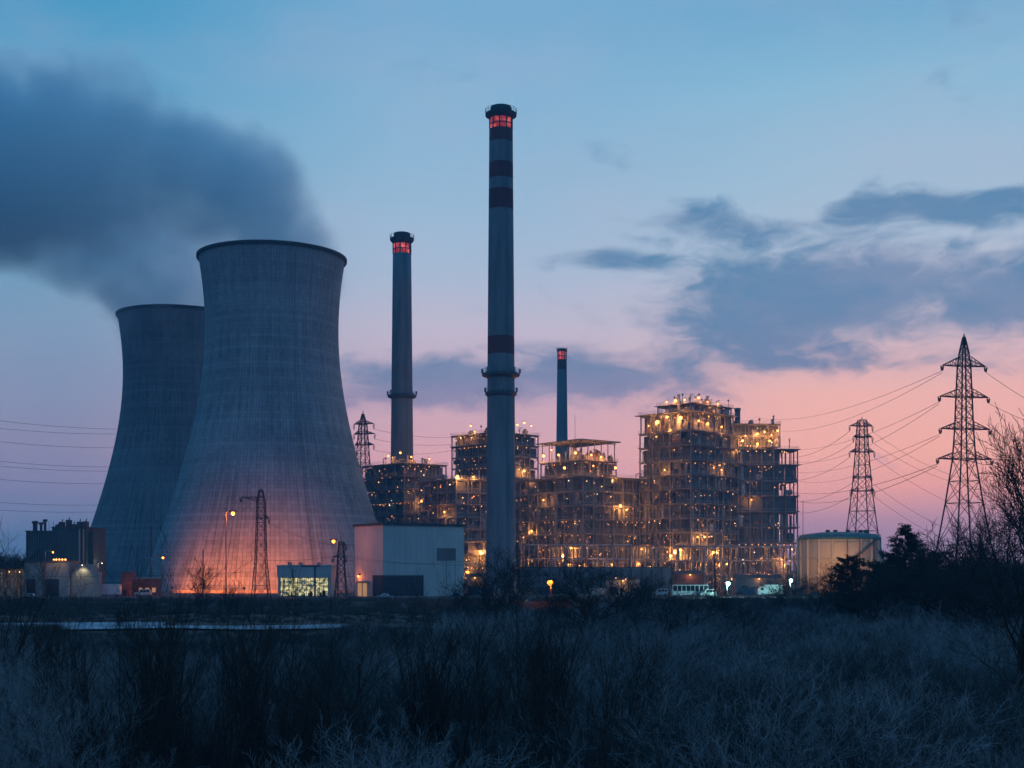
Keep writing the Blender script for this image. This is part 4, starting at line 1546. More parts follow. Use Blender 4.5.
def wire(P, Q, sag, label, group='power lines', r=.05, name='power_line'):
    pts = []
    for i in range(25):
        f = i / 24
        p = Vector(P).lerp(Vector(Q), f)
        p.z -= sag * 4 * f * (1 - f)
        pts.append(p)
    MB().path(pts, r, 4).build(name, M['wire'], label=label, cat='power line', group=group)


ordw = ['lowest', 'third', 'second', 'topmost']
# big pylon: left and right tips alternate per arm (from the lowest arm up)
tgtL = [[(800, 488), (790, 490)], [(800, 469), (800, 473)], [(800, 448), (800, 456)], [(780, 418), (775, 425)]]
tgtR = [(1060, 478), (1060, 466), (1060, 432), (1060, 417)]
for k in range(4):
    Lt, Rt = tips1[2 * k], tips1[2 * k + 1]
    for j, (wx_, wy_) in enumerate(tgtL[k]):
        Q = px(wx_ - 25, wy_ - 1, 720)
        wire(Lt + Vector((0, .4 * j, -.5 * j)), Q, 5.5 if j == 0 else 8.5, '%s cable of the pair running left from the %s arm of the largest pylon' % (['upper', 'lower'][j], ordw[k]), r=.055 + .02 * (k == 0))
    Q = px(tgtR[k][0], tgtR[k][1], 250)
    wire(Rt, Q, .5, 'cable leaving the frame to the right from the %s arm of the largest pylon' % ordw[k])
arm2 = ['lowest', 'fourth', 'third', 'second', 'topmost']
dR = [(950, 538), (940, 522), (955, 500), (936, 466), (936, 462)]
dL = [(775, 508), (775, 498), (775, 478), (775, 462), (775, 456)]
for k in range(5):
    Lt, Rt = tips2[2 * k], tips2[2 * k + 1]
    wire(Rt, px(dR[k][0] + 60, dR[k][1] + 25, 560), 4, 'cable falling right from the %s arm of the slimmer pylon' % arm2[k], r=.07)
    wire(Lt, px(dL[k][0], dL[k][1], 740), 5, 'cable running left from the %s arm of the slimmer pylon' % arm2[k], r=.08)
for k in range(3):
    Rt = tips3[2 * k + 1]
    wire(Rt, px(470 + 8 * k, 446 - 6 * k, 690), 3, 'cable passing behind the second chimney from the %s arm of the distant pylon' % ['lowest', 'middle', 'topmost'][k], r=.08)
# lines behind the far cooling tower at the left edge
for i, (y0, y1) in enumerate([(416, 429), (425, 433), (438, 447), (458, 466), (463, 470), (477, 482), (501, 502.5), (509, 509)]):
    wire(px(-60, y0 - 4, 720), px(150, y1, 860), 3.0, '%s cable counted from the top, crossing the sky left of the farther cooling tower' %
         ['first', 'second', 'third', 'fourth', 'fifth', 'sixth', 'seventh', 'eighth'][i], r=.11, group='power lines at the left edge')
wire(tips4[-1], tips5[0] + Vector((0, 0, 1)), 1.2, 'cable from the lattice mast to the short mast, upper', 'yard cables', .06)
wire(px(261, 560, 415), px(341, 555, 412), .8, 'cable from the lattice mast to the short mast, lower', 'yard cables', .06)
wire(px(343, 555, 412), px(470, 565, 405), 1.0, 'cable crossing the front of the white warehouse, upper', 'yard cables', .05)
wire(px(343, 557, 410), px(470, 561, 400), 1.4, 'cable crossing the front of the white warehouse, lower', 'yard cables', .05)
wire(px(-10, 575, 400), px(261, 571, 415), 1.0, 'cable low along the yard left of the lattice mast', 'yard cables', .05)


def pole(pp, ytop, Y, label, r=.16, arm=0):
    H = CZ + (HZ - ytop) / F * Y
    t = empty('utility_pole', ((pp - 512) / F * Y, Y, 0), label=label, cat='pole', group='dark poles in the yard')
    MB().bar((0, 0, 0), (0, 0, H), r, 6, r * .7).build('post', M['wood'], t)
    if arm:
        MB().bar((-arm, 0, H - .8), (arm, 0, H - .8), .09).build('crossarm', M['wood'], t)


pole(203, 549, 395, 'bare dark pole left of the tall orange street lamp', .2)
pole(151, 526, 500, 'tall pale pole before the farther cooling tower', .3)
pole(283, 575, 400, 'thin short pole beside the lattice mast')
pole(322, 545, 440, 'thin pole behind the lit office', .1)
pole(715, 560, 380, 'stout dark pole between the coach and the blue-white lamp', .3, 0)
pole(610, 578, 400, 'short dark pole in front of the long dark wall', .16, .8)
pole(631, 574, 400, 'short dark pole right of the pale car', .16)
pole(803, 500, 610, 'slim mast at the right end of the plant', .15)
pole(575, 415, 640, 'thin lightning mast right of the smallest chimney', .12)
# little portal frame beside the short mast
t = empty('gantry', (px(345, HZ, 420).x, 420, 0), label='thin rectangular steel gantry left of the white warehouse', cat='gantry')
Hg = CZ + (HZ - 545) / F * 420
for x in (0, 3):
    MB().bar((x, 0, 0), (x, 0, Hg), .1).build('post', M['steeld'], t)
mb = MB()
for f in (.4, .7, 1):
    mb.bar((0, 0, Hg * f), (3, 0, Hg * f), .08)
mb.build('beam', M['steeld'], t)


# ------------------------------------------------------------------ vegetation
def grow(seed, stems, h, spread, levels, kids, r0, lean=.3, up=.25, twig=1.0, wob=.18, seg=5, split=(.35, .95), rat=(.45, .68), angle=(22, 48)):
    """bare shrub / tree skeleton -> arrays of tapered three-sided prisms; returns (thick list, thin list)"""
    rnd = random.Random(seed)
    thick, thin = [], []

    def branch(p, d, ln, r, lv):
        pts = [p]
        dirs = []
        n = seg if lv == 0 else (4 if lv < levels - 1 else 3)
        q = p.copy()
        for i in range(n):
            d = (d + Vector((rnd.gauss(0, wob), rnd.gauss(0, wob), rnd.gauss(0, wob * .6) + up * .3))).normalized()
            q = q + d * (ln / n)
            pts.append(q.copy())
            dirs.append(d.copy())
        for i in range(n):
            ra = r * (1 - .75 * i / n)
            rb = r * (1 - .75 * (i + 1) / n)
            (thick if lv <= 1 else thin).append((pts[i], pts[i + 1], max(ra, .004), max(rb, .003)))
        if lv >= levels: return
        k = kids[lv]
        for c in range(k):
            f = split[0] + (split[1] - split[0]) * (c + rnd.random()) / k
            i = min(n - 1, int(f * n))
            fp = pts[i].lerp(pts[i + 1], f * n - i)
            base = dirs[i]
            ax = base.orthogonal().normalized()
            ax.rotate(Quaternion(base, rnd.uniform(0, 2 * PI)))
            nd = base.copy()
            nd.rotate(Quaternion(ax, R(rnd.uniform(*angle))))
            branch(fp, nd, ln * rnd.uniform(*rat), r * (1 - .75 * f) * .6, lv + 1)

    for s_ in range(stems):
        a = 2 * PI * (s_ + rnd.random()) / stems
        e = rnd.random() ** .7
        p = Vector((math.cos(a) * spread * .35 * e, math.sin(a) * spread * .35 * e, -.15))
        d = Vector((math.cos(a) * lean * e, math.sin(a) * lean * e, 1)).normalized()
        branch(p, d, h * rnd.uniform(.75, 1.05), r0 * rnd.uniform(.6, 1.1), 0)
    return thick, thin


def prisms(name, segs, m_, k=1.0):
    n = len(segs)
    P = np.array([s_[0][:] for s_ in segs]); Q = np.array([s_[1][:] for s_ in segs])
    ra = np.array([s_[2] for s_ in segs])[:, None] * k; rb = np.array([s_[3] for s_ in segs])[:, None] * k
    d = Q - P
    d /= np.linalg.norm(d, axis=1)[:, None] + 1e-9
    ref = np.where(np.abs(d[:, 2:3]) < .9, np.array([[0, 0, 1.]]), np.array([[1., 0, 0]]))
    u = np.cross(d, ref); u /= np.linalg.norm(u, axis=1)[:, None] + 1e-9
    v = np.cross(d, u)
    V = np.zeros((n, 6, 3))
    for i in range(3):
        a = 2 * PI * i / 3
        o = u * math.cos(a) + v * math.sin(a)
        V[:, i] = P + o * ra
        V[:, 3 + i] = Q + o * rb
    fi = np.array([[0, 1, 4, 3], [1, 2, 5, 4], [2, 0, 3, 5]])
    Fc = (fi[None] + (np.arange(n) * 6)[:, None, None]).reshape(-1, 4)
    me = bpy.data.meshes.new(name)
    me.vertices.add(n * 6)
    me.vertices.foreach_set('co', V.reshape(-1))
    me.loops.add(len(Fc) * 4)
    me.loops.foreach_set('vertex_index', Fc.reshape(-1).astype(np.int32))
    me.polygons.add(len(Fc))
    me.polygons.foreach_set('loop_start', (np.arange(len(Fc)) * 4).astype(np.int32))
    me.materials.append(m_)
    me.update(calc_edges=True)
    return me


TREE = {}


def tree_kind(key, m1, m2, k=1.0, **kw):
    a, b = grow(**kw)
    TREE[key] = (prisms('trunk', a, m1, k), prisms('crown', b, m2, k))
    if key[:4] == 'bare':
        TREE[key + 'f'] = (prisms('trunk', a, m1, 1.15), prisms('crown', b, m2, 2.6))


tree_kind('bare1', M['bark'], M['twig'], seed=1, stems=1, h=6.5, spread=.1, levels=4, kids=[10, 6, 5, 4], r0=.16, lean=.05, wob=.10, split=(.22, .98), rat=(.42, .66))
tree_kind('bare2', M['bark'], M['twig'], seed=2, stems=3, h=6.0, spread=.8, levels=4, kids=[7, 5, 4, 4], r0=.10, lean=.35, wob=.11, split=(.2, .98), rat=(.4, .62))
tree_kind('bare3', M['bark'], M['twig'], seed=5, stems=2, h=6.5, spread=.4, levels=4, kids=[9, 6, 4, 4], r0=.13, lean=.2, wob=.13, split=(.18, .98), rat=(.42, .6))
tree_kind('bush1', M['twig'], M['twig'], seed=11, stems=12, h=3.4, spread=1.8, levels=3, kids=[7, 5, 4], r0=.035, lean=.7, wob=.10, split=(.15, .98), rat=(.4, .6))
tree_kind('bush2', M['twig'], M['midtwig'], seed=12, stems=16, h=3.0, spread=2.2, levels=3, kids=[6, 5, 4], r0=.028, lean=.9, wob=.12, split=(.15, .98), rat=(.4, .6))
tree_kind('bush3', M['midtwig'], M['pale'], seed=13, stems=16, h=2.6, spread=2.4, levels=3, kids=[6, 5, 5], r0=.022, lean=1.1, wob=.14, split=(.2, .98), rat=(.35, .55))
tree_kind('bush4', M['midtwig'], M['pale'], seed=14, stems=22, h=1.8, spread=2.8, levels=3, kids=[5, 5, 4], r0=.016, lean=1.5, wob=.18, split=(.15, .98), rat=(.35, .55))
tree_kind('bush5', M['twig'], M['midtwig'], seed=15, stems=20, h=2.2, spread=2.6, levels=3, kids=[6, 5, 4], r0=.02, lean=1.2, wob=.16, split=(.15, .98), rat=(.35, .55))


tree_kind('thicket1', M['bark'], M['twig'], seed=31, stems=11, h=6.5, spread=2.6, levels=3, kids=[11, 6, 5], r0=.07, lean=.30, wob=.055, split=(.25, .98), rat=(.25, .42), angle=(14, 34), up=.35)
tree_kind('thicket2', M['bark'], M['twig'], seed=32, stems=15, h=6.5, spread=2.6, levels=3, kids=[10, 6, 5], r0=.05, lean=.42, wob=.06, split=(.22, .98), rat=(.25, .42), angle=(14, 36), up=.3)
tree_kind('dome1', M['midtwig'], M['pale'], .62, seed=41, stems=38, h=1.9, spread=1.2, levels=3, kids=[7, 5, 4], r0=.014, lean=1.5, wob=.13, split=(.25, .98), rat=(.32, .5), angle=(20, 48), up=.1)
tree_kind('dome2', M['midtwig'], M['pale'], .62, seed=42, stems=34, h=2.3, spread=1.4, levels=3, kids=[7, 5, 4], r0=.014, lean=1.15, wob=.12, split=(.25, .98), rat=(.32, .5), angle=(20, 46), up=.15)
tree_kind('dome3', M['twig'], M['midtwig'], .62, seed=43, stems=36, h=2.1, spread=1.4, levels=3, kids=[7, 5, 4], r0=.014, lean=1.4, wob=.13, split=(.25, .98), rat=(.32, .5), angle=(20, 46), up=.12)
tree_kind('arch', M['midtwig'], M['pale'], 1.2, seed=51, stems=12, h=4.2, spread=.9, levels=3, kids=[8, 4, 3], r0=.03, lean=1.5, wob=.08, split=(.25, .98), rat=(.3, .5), angle=(16, 34), up=-.05)
tree_kind('willow', M['midtwig'], M['pale'], .6, seed=33, stems=20, h=3.2, spread=2.2, levels=3, kids=[8, 6, 5], r0=.016, lean=.5, wob=.12, split=(.3, .98), rat=(.28, .46), angle=(18, 44), up=.25)
tree_kind('willow2', M['twig'], M['midtwig'], seed=34, stems=20, h=3.4, spread=2.2, levels=3, kids=[8, 6, 5], r0=.018, lean=.6, wob=.12, split=(.3, .98), rat=(.28, .46), angle=(18, 44), up=.25)


def add_tree(kind, x, y, h, label, cat='bare tree', group=None, name='bare_tree', rz=None, base=6.5, wide=1.0, z=0):
    rnd = random.Random(hash((round(x, 1), round(y, 1))) & 0xffff)
    t = empty(name, (x, y, z), rnd.uniform(0, 6.28) if rz is None else rz, label, cat, group)
    s = h / base
    t.scale = (s * wide, s * wide, s)
    for nm, me in zip(('trunk', 'crown'), TREE[kind]):
        o = bpy.data.objects.new(nm, me)
        col.objects.link(o)
        o.parent = t
    return t


# named bare trees (column, top row, distance, kind)
NT_ = [
    (770, 694, 37, 'arch', 'pale arching bush with long bare wands, right of the middle of the foreground', 1.0),
    (905, 700, 40, 'arch', 'pale arching bush in the lower right foreground', 1.1),
    (660, 715, 39, 'arch', 'smaller pale arching bush in the lower foreground, right of the middle', 1.0),
    (40, 705, 38, 'arch', 'pale arching bush in the lower left corner', 1.0),
    (1034, 500, 150, 'bare1', 'tallest bare tree standing right of the largest pylon', .8),
    (1085, 470, 110, 'bare3', 'bare tree at the very right edge of the picture', 1.0),
    (990, 520, 190, 'bare2', 'bare tree at the right foot of the largest pylon', 1.0),
    (1020, 560, 62, 'bare3', 'spreading bare tree low at the right edge, in front of the others', 1.3),
    (203, 568, 262, 'bare2', 'small bare tree under the bare dark pole, before the cooling tower', 1.0),
    (228, 592, 250, 'bare3', 'low bare tree below the tall orange street lamp', 1.2),
    (8, 600, 70, 'bare1', 'bare tree with upright branches at the left edge', 1.0),
    (-20, 590, 62, 'bare3', 'bare tree cut by the left edge', 1.0),
    (118, 612, 180, 'bare2', 'small bare tree in front of the ditch', 1.2),
    (458, 584, 205, 'bare2', 'bare tree just left of the foot of the tallest chimney', 1.4),
    (488, 582, 180, 'bare3', 'wide bare tree overlapping the left side of the foot of the tallest chimney', 1.4),
    (518, 577, 170, 'bare1', 'bare tree right in front of the foot of the tallest chimney', 1.4),
    (548, 598, 190, 'bare3', 'low bare tree under the glaring low lamp', 1.3),
    (590, 572, 150, 'bare2', 'wide bare tree below the long dark wall', 1.6),
    (615, 586, 165, 'bare3', 'bare tree left of the short dark poles by the long wall', 1.6),
    (650, 590, 200, 'bare3', 'bare tree below the pale car', 1.5),
    (712, 592, 180, 'bare2', 'wide low bare tree below the coach', 1.5),
    (775, 588, 240, 'bare3', 'bare tree below the right end of the plant', 1.4),
    (808, 574, 270, 'bush1', 'broad bare shrub before the left third of the storage tank', 1.9),
    (830, 571, 262, 'bush2', 'broad bare shrub before the middle of the storage tank', 1.9),
    (866, 568, 255, 'bush1', 'broad bare shrub before the right third of the storage tank', 1.9),
    (785, 583, 250, 'bush2', 'low broad bare shrub below the right-hand blue-white lamp', 2.2),
    (752, 590, 235, 'bush5', 'low broad bare shrub between the two blue-white lamps', 2.2),
    (560, 596, 225, 'bush1', 'broad bare shrub below the glaring low lamp', 2.0),
    (635, 588, 230, 'bush2', 'broad bare shrub below the low grey shed', 2.0),
    (935, 560, 230, 'bush1', 'broad bare shrub left of the foot of the largest pylon', 1.8),
    (1000, 552, 225, 'bush2', 'broad bare shrub right of the foot of the largest pylon', 1.8),
    (800, 578, 300, 'bare2', 'low bare tree before the left edge of the storage tank', 1.8),
    (835, 574, 290, 'bare3', 'low bare tree before the middle of the storage tank', 1.8),
    (868, 572, 280, 'bare2', 'low bare tree before the right edge of the storage tank', 1.8),
    (820, 586, 200, 'bare2', 'bare tree before the left side of the storage tank', 1.6),
    (965, 566, 200, 'bare2', 'bare tree beneath the largest pylon', 1.6),
    (1012, 545, 175, 'bare3', 'bare tree behind the spreading tree at the right edge', 1.5),
    (960, 562, 150, 'bare3', 'broad bare tree below the left leg of the largest pylon', 1.8),
    (1000, 572, 140, 'bare2', 'broad bare tree below the right leg of the largest pylon', 1.8),
    (870, 588, 150, 'bare3', 'low bare tree below the conifers', 1.6),
    (942, 574, 160, 'bare1', 'bare tree right of the tall dark conifer', 1.5),
    (985, 566, 120, 'bare2', 'thick bare tree in the right-hand scrub', 1.5),
    (150, 628, 50, 'thicket1', 'dark upright thicket of many stems left of centre in the foreground', 1.0),
    (200, 620, 46, 'thicket2', 'tallest of the dark upright thickets in the left foreground', 1.0),
    (250, 630, 52, 'thicket1', 'dark upright thicket with fanned tops, centre left foreground', 1.0),
    (112, 648, 44, 'thicket2', 'dark many-stemmed thicket in the lower left foreground', 1.0),
    (300, 640, 48, 'thicket2', 'rightmost dark upright thicket of the left foreground', 1.0),
    (60, 640, 60, 'thicket1', 'leftmost dark upright thicket in the foreground', 1.0),
    (350, 655, 55, 'bare1', 'bare tree with a rounded crown right of the left thickets', 1.2),
    (430, 640, 50, 'thicket1', 'upright thicket just left of the middle of the foreground', 1.1),
    (485, 630, 56, 'thicket2', 'upright thicket in the middle of the foreground', 1.1),
    (540, 636, 50, 'thicket1', 'upright thicket just right of the middle of the foreground', 1.1),
    (590, 650, 46, 'thicket2', 'lower upright thicket right of the middle of the foreground', 1.1),
    (690, 610, 130, 'bare1', 'dark rounded bare tree on the far side of the pale scrub', 1.5),
    (735, 612, 135, 'bare2', 'dark bare tree right of the rounded one beyond the pale scrub', 1.5),
]
for (p, yt, Y, kd, lab, wd) in NT_:
    h = CZ - (yt - HZ) / F * Y
    if kd[:4] == 'bush':
        add_tree(kd, (p - 512) / F * Y, Y, h, lab, cat='bare shrub', group='bare shrubs', name='bare_shrub', wide=wd, base=max(v.co.z for v in TREE[kd][1].vertices))
        continue
    if Y > 100: kd += 'f'
    add_tree(kd, (p - 512) / F * Y, Y, max(2.0, h), lab, group='bare trees', wide=wd * (1 if h < 9 else .9))


# evergreens
def conifer(x, y, h, w_, label, seed, name='conifer', rounded=False):
    rnd = random.Random(seed)
    t = empty(name, (x, y, 0), 0, label, 'evergreen tree')
    mb = MB().bar((0, 0, 0), (0, 0, h * .93), h * .022, 7, .03)
    need = []
    limb = MB()
    n = int(h * 16)
    for i in range(n):
        f = .12 + .86 * i / n
        a = rnd.uniform(0, 2 * PI)
        prof = (1 - f) ** .75 if not rounded else math.sqrt(max(0, 1 - ((f - .5) / .5) ** 2)) * .9 + .1
        ln = w_ * prof * rnd.uniform(.5, 1.12) + .3
        p = Vector((0, 0, h * f))
        d = Vector((math.cos(a), math.sin(a), rnd.uniform(-.05, .55))).normalized()
        q = p + d * ln
        limb.bar(p, q, .05, 3, .015)
        m_ = int(ln * 9)
        for k in range(m_):
            g = rnd.uniform(.25, 1.03)
            c = p.lerp(q, g) + Vector((rnd.gauss(0, .12), rnd.gauss(0, .12), rnd.gauss(0, .10)))
            for _ in range(5):
                dd = (d * .8 + Vector((rnd.gauss(0, .7), rnd.gauss(0, .7), rnd.gauss(.15, .6)))).normalized()
                need.append((c, c + dd * rnd.uniform(.22, .5), .028, .006))
    mb.build('trunk', M['bark'], t)
    lo = limb.build('limb', M['bark'], t)
    o = bpy.data.objects.new('crown', prisms('crown', need, M['needle'], 1.3))
    col.objects.link(o)
    o.parent = t


conifer((905 - 512) / F * 190, 190, CZ + (HZ - 524) / F * 190, 7.4, 'tall dark pointed conifer right of the storage tank', 3)
conifer((849 - 512) / F * 210, 210, CZ + (HZ - 556) / F * 210, 3.2, 'smaller rounded dark evergreen in front of the storage tank', 4, rounded=True)
conifer((925 - 512) / F * 205, 205, CZ + (HZ - 552) / F * 205, 5.0, 'lower dark evergreen leaning on the right of the tall conifer', 5, rounded=True)
conifer((884 - 512) / F * 200, 200, CZ + (HZ - 562) / F * 200, 3.6, 'low dark evergreen left of the tall conifer', 6, rounded=True)


# far woods along the horizon: one mass of thin stems and twigs
def woods():
    rnd = random.Random(8)
    seg = []
    for i in range(9000):
        side = rnd.random()
        if side < .5: p, Y = rnd.uniform(800, 1120), rnd.uniform(560, 820)
        elif side < .8: p, Y = rnd.uniform(-60, 60), rnd.uniform(520, 700)
        else: p, Y = rnd.uniform(380, 800), rnd.uniform(900, 1100)
        x = (p - 512) / F * Y
        hh = rnd.uniform(7, 13) + 3.5 * math.sin(x * .05) + 2 * math.sin(x * .21)
        b = Vector((x, Y, rnd.uniform(0, hh * .5)))
        d = Vector((rnd.gauss(0, .28), rnd.gauss(0, .3), 1)).normalized()
        tp = b + d * max(1, (hh - b.z))
        seg.append((b, tp, .16, .05))
        for k in range(5):
            q = b.lerp(tp, rnd.uniform(.3, 1))
            seg.append((q, q + Vector((rnd.gauss(0, 1.2), rnd.gauss(0, 1), rnd.uniform(.3, 2))), .08, .04))
    o = bpy.data.objects.new('woods', prisms('woods', seg, M['twig']))
    col.objects.link(o)
    setp(o, 'dark leafless woods along the horizon', 'woods', kind='stuff')


woods()


# scrub: thickets nobody could count, scattered by geometry nodes from a few bush shapes
def bush_collection(name, keys):
    c = bpy.data.collections.new(name)
    for k in keys:
        a, b = TREE[k]
        # one mesh per bush shape
        m_ = a.copy()
        o = bpy.data.objects.new(name + '_shape', m_)
        import bmesh
        bm = bmesh.new()
        bm.from_mesh(a)
        na = len(bm.faces)
        bm.from_mesh(b)
        bm.faces.ensure_lookup_table()
        for f in bm.faces[na:]: f.material_index = 1
        bm.to_mesh(m_)
        bm.free()
        m_.materials.append(b.materials[0])
        c.objects.link(o)
    return c


def scatter(name, label, coll, pts, rots, scl, idx, cat='scrub'):
    me = bpy.data.meshes.new(name)
    me.from_pydata([tuple(p) for p in pts], [], [])
    a = me.attributes.new('rot', 'FLOAT_VECTOR', 'POINT'); a.data.foreach_set('vector', np.array(rots, dtype=np.float32).reshape(-1))
    a = me.attributes.new('scl', 'FLOAT_VECTOR', 'POINT'); a.data.foreach_set('vector', np.array(scl, dtype=np.float32).reshape(-1))
    a = me.attributes.new('idx', 'INT', 'POINT'); a.data.foreach_set('value', np.array(idx, dtype=np.int32))
    o = bpy.data.objects.new(name, me)
    col.objects.link(o)
    setp(o, label, cat, kind='stuff')
    ng = bpy.data.node_groups.new(name, 'GeometryNodeTree')
    ng.interface.new_socket('Geometry', in_out='INPUT', socket_type='NodeSocketGeometry')
    ng.interface.new_socket('Geometry', in_out='OUTPUT', socket_type='NodeSocketGeometry')
    N, Lk = ng.nodes, ng.links
    gi, go = N.new('NodeGroupInput'), N.new('NodeGroupOutput')
    ci = N.new('GeometryNodeCollectionInfo')
    ci.inputs['Collection'].default_value = coll
    ci.inputs['Separate Children'].default_value = True
    ci.inputs['Reset Children'].default_value = True
    ip = N.new('GeometryNodeInstanceOnPoints')
    ip.inputs['Pick Instance'].default_value = True
    def attr(nm, ty):
        q = N.new('GeometryNodeInputNamedAttribute')
        q.data_type = ty
        q.inputs[0].default_value = nm
        return q.outputs[0]
    Lk.new(gi.outputs[0], ip.inputs['Points'])
    Lk.new(ci.outputs[0], ip.inputs['Instance'])
    Lk.new(attr('idx', 'INT'), ip.inputs['Instance Index'])
    Lk.new(attr('rot', 'FLOAT_VECTOR'), ip.inputs['Rotation'])
    Lk.new(attr('scl', 'FLOAT_VECTOR'), ip.inputs['Scale'])
    Lk.new(ip.outputs[0], go.inputs[0])
    md = o.modifiers.new('scatter', 'NODES')
    md.node_group = ng
    return o


def frustum_point(rnd, y0, y1, pw=1.0, margin=60):
    Y = y0 + (y1 - y0) * rnd.random() ** pw
    p = rnd.uniform(-margin, 1024 + margin)
    return (p - 512) / F * Y, Y, p


def nz2(x, y):
    return .5 + .25 * (math.sin(x * .11 + 1.3 * math.sin(y * .07)) + math.sin(y * .13 + 1.1 * math.sin(x * .09 + 2)))


KD = ['bush1', 'bush2', 'bush5', 'willow2']
KP = ['dome1', 'dome2', 'dome3', 'willow']
bc_dark = bush_collection('dark_bush', KD)
bc_pale = bush_collection('pale_bush', KP)
TREE_FAR = 1
TOP = {k: max(v.co.z for v in TREE[k][1].vertices) for k in TREE}


def rowlim(p, q):
    """highest picture row the scrub may reach, so the ditch, bank and road stay in view"""
    if p < 60: return 614 + 8 * q
    if p < 330: return 628 + 10 * q
    if p < 450: return 612 + 20 * q
    if p < 650: return 588 + 30 * q
    if p < 880: return 596 + 22 * q
    return 582 + 25 * q


def bushes(n, y0, y1, pw, keys, keep, seed, smin, smax, gap=0):
    rnd = random.Random(seed)
    P, Rr, S, I = [], [], [], []
    near = []
    for i in range(n):
        x, y, p = frustum_point(rnd, y0, y1, pw)
        q = nz2(x, y)
        if rnd.random() > keep(p, y, q): continue
        if 190 < y < 222 and x < -5: continue
        k = rnd.randrange(len(keys))
        cap = CZ - (rowlim(p, nz2(x * 1.7 + 5, y * .6)) - HZ) / F * y
        s_ = min(rnd.uniform(smin, smax), cap / TOP[keys[k]] * rnd.uniform(.75, 1))
        if s_ < .28: continue
        if gap and any((x - e[0]) ** 2 + (y - e[1]) ** 2 < (gap * (s_ + e[2]) * .5) ** 2 for e in near): continue
        near.append((x, y, s_))
        P.append((x, y, -.05)); Rr.append((rnd.gauss(0, .08), rnd.gauss(0, .08), rnd.uniform(0, 6.28)))
        w_ = max(s_, .6) * 1.15
        S.append((w_, w_, s_)); I.append(k)
    return P, Rr, S, I


def open_front(p, y):
    return .12 if (50 < p < 345 and y < 84) or (405 < p < 615 and y < 54) else 1


a_ = bushes(3600, 40, 290, 1.0, KD, lambda p, y, q: ((.12 + .8 * q) if y < 100 else 1.0) * open_front(p, y), 21, .5, 1.1)
scatter('dark_thicket', 'dark leafless thicket filling the low ground before the works', bc_dark, *a_)


def keep_pale(p, y, q):
    w_ = .15 + 1.2 * (1 - q)
    w_ *= open_front(p, y) ** 1.7
    if p > 560: w_ *= 1.3
    if y > 115: w_ *= .22
    elif y > 90: w_ *= .6
    return w_


a_ = bushes(6500, 40, 230, 1.1, KP, keep_pale, 22, .8, 2.3, gap=2.7)
scatter('frosted_scrub', 'pale frosted scrub spreading across the foreground', bc_pale, *a_)
rnd = random.Random(23)


# dry grass tufts
def tuft(seed):
    rnd = random.Random(seed)
    seg = []
    for i in range(160):
        a = rnd.uniform(0, 2 * PI)
        r = rnd.random() ** .6 * .9
        b = Vector((math.cos(a) * r, math.sin(a) * r, -.05))
        d = Vector((math.cos(a) * rnd.uniform(0, .5), math.sin(a) * rnd.uniform(0, .5), 1)).normalized()
        h = rnd.uniform(.35, 1.0)
        m_ = b + d * h * .6
        e = m_ + (d + Vector((rnd.gauss(0, .4), rnd.gauss(0, .4), -.1))).normalized() * h * .4
        seg += [(b, m_, .011, .009), (m_, e, .009, .003)]
    return prisms('tuft', seg, M['dry'])


gc = bpy.data.collections.new('grass_tuft')
for k in range(3):
    gc.objects.link(bpy.data.objects.new('grass_tuft_shape', tuft(k)))
P, Rr, S, I = [], [], [], []
for i in range(6000):
    x, y, p = frustum_point(rnd, 42, 330, .9)
    if 190 < y < 222 and x < -5: continue
    P.append((x, y, 0)); Rr.append((0, 0, rnd.uniform(0, 6.28)))
    s = rnd.uniform(.7, 1.6) * (.55 if 140 < y < 260 and x < 0 else 1)
    S.append((s, s, s * rnd.uniform(.7, 1.2))); I.append(rnd.randrange(3))
scatter('dry_grass', 'tufts of dry grass between the bushes', gc, P, Rr, S, I, 'grass')

# reeds and weeds along the bank and yard edge
P, Rr, S, I = [], [], [], []
for i in range(1500):
    y = rnd.choice([rnd.uniform(300, 329), rnd.uniform(347.5, 400)])
    x = rnd.uniform(-180, 190)
    z = .9 if y < 330 else .05
    P.append((x, y, z - .2)); Rr.append((0, 0, rnd.uniform(0, 6.28)))
    s = rnd.uniform(.8, 2.0)
    S.append((s, s, s)); I.append(rnd.randrange(3))
scatter('weeds', 'low weeds along the bank and the yard edge', gc, P, Rr, S, I, 'weeds')


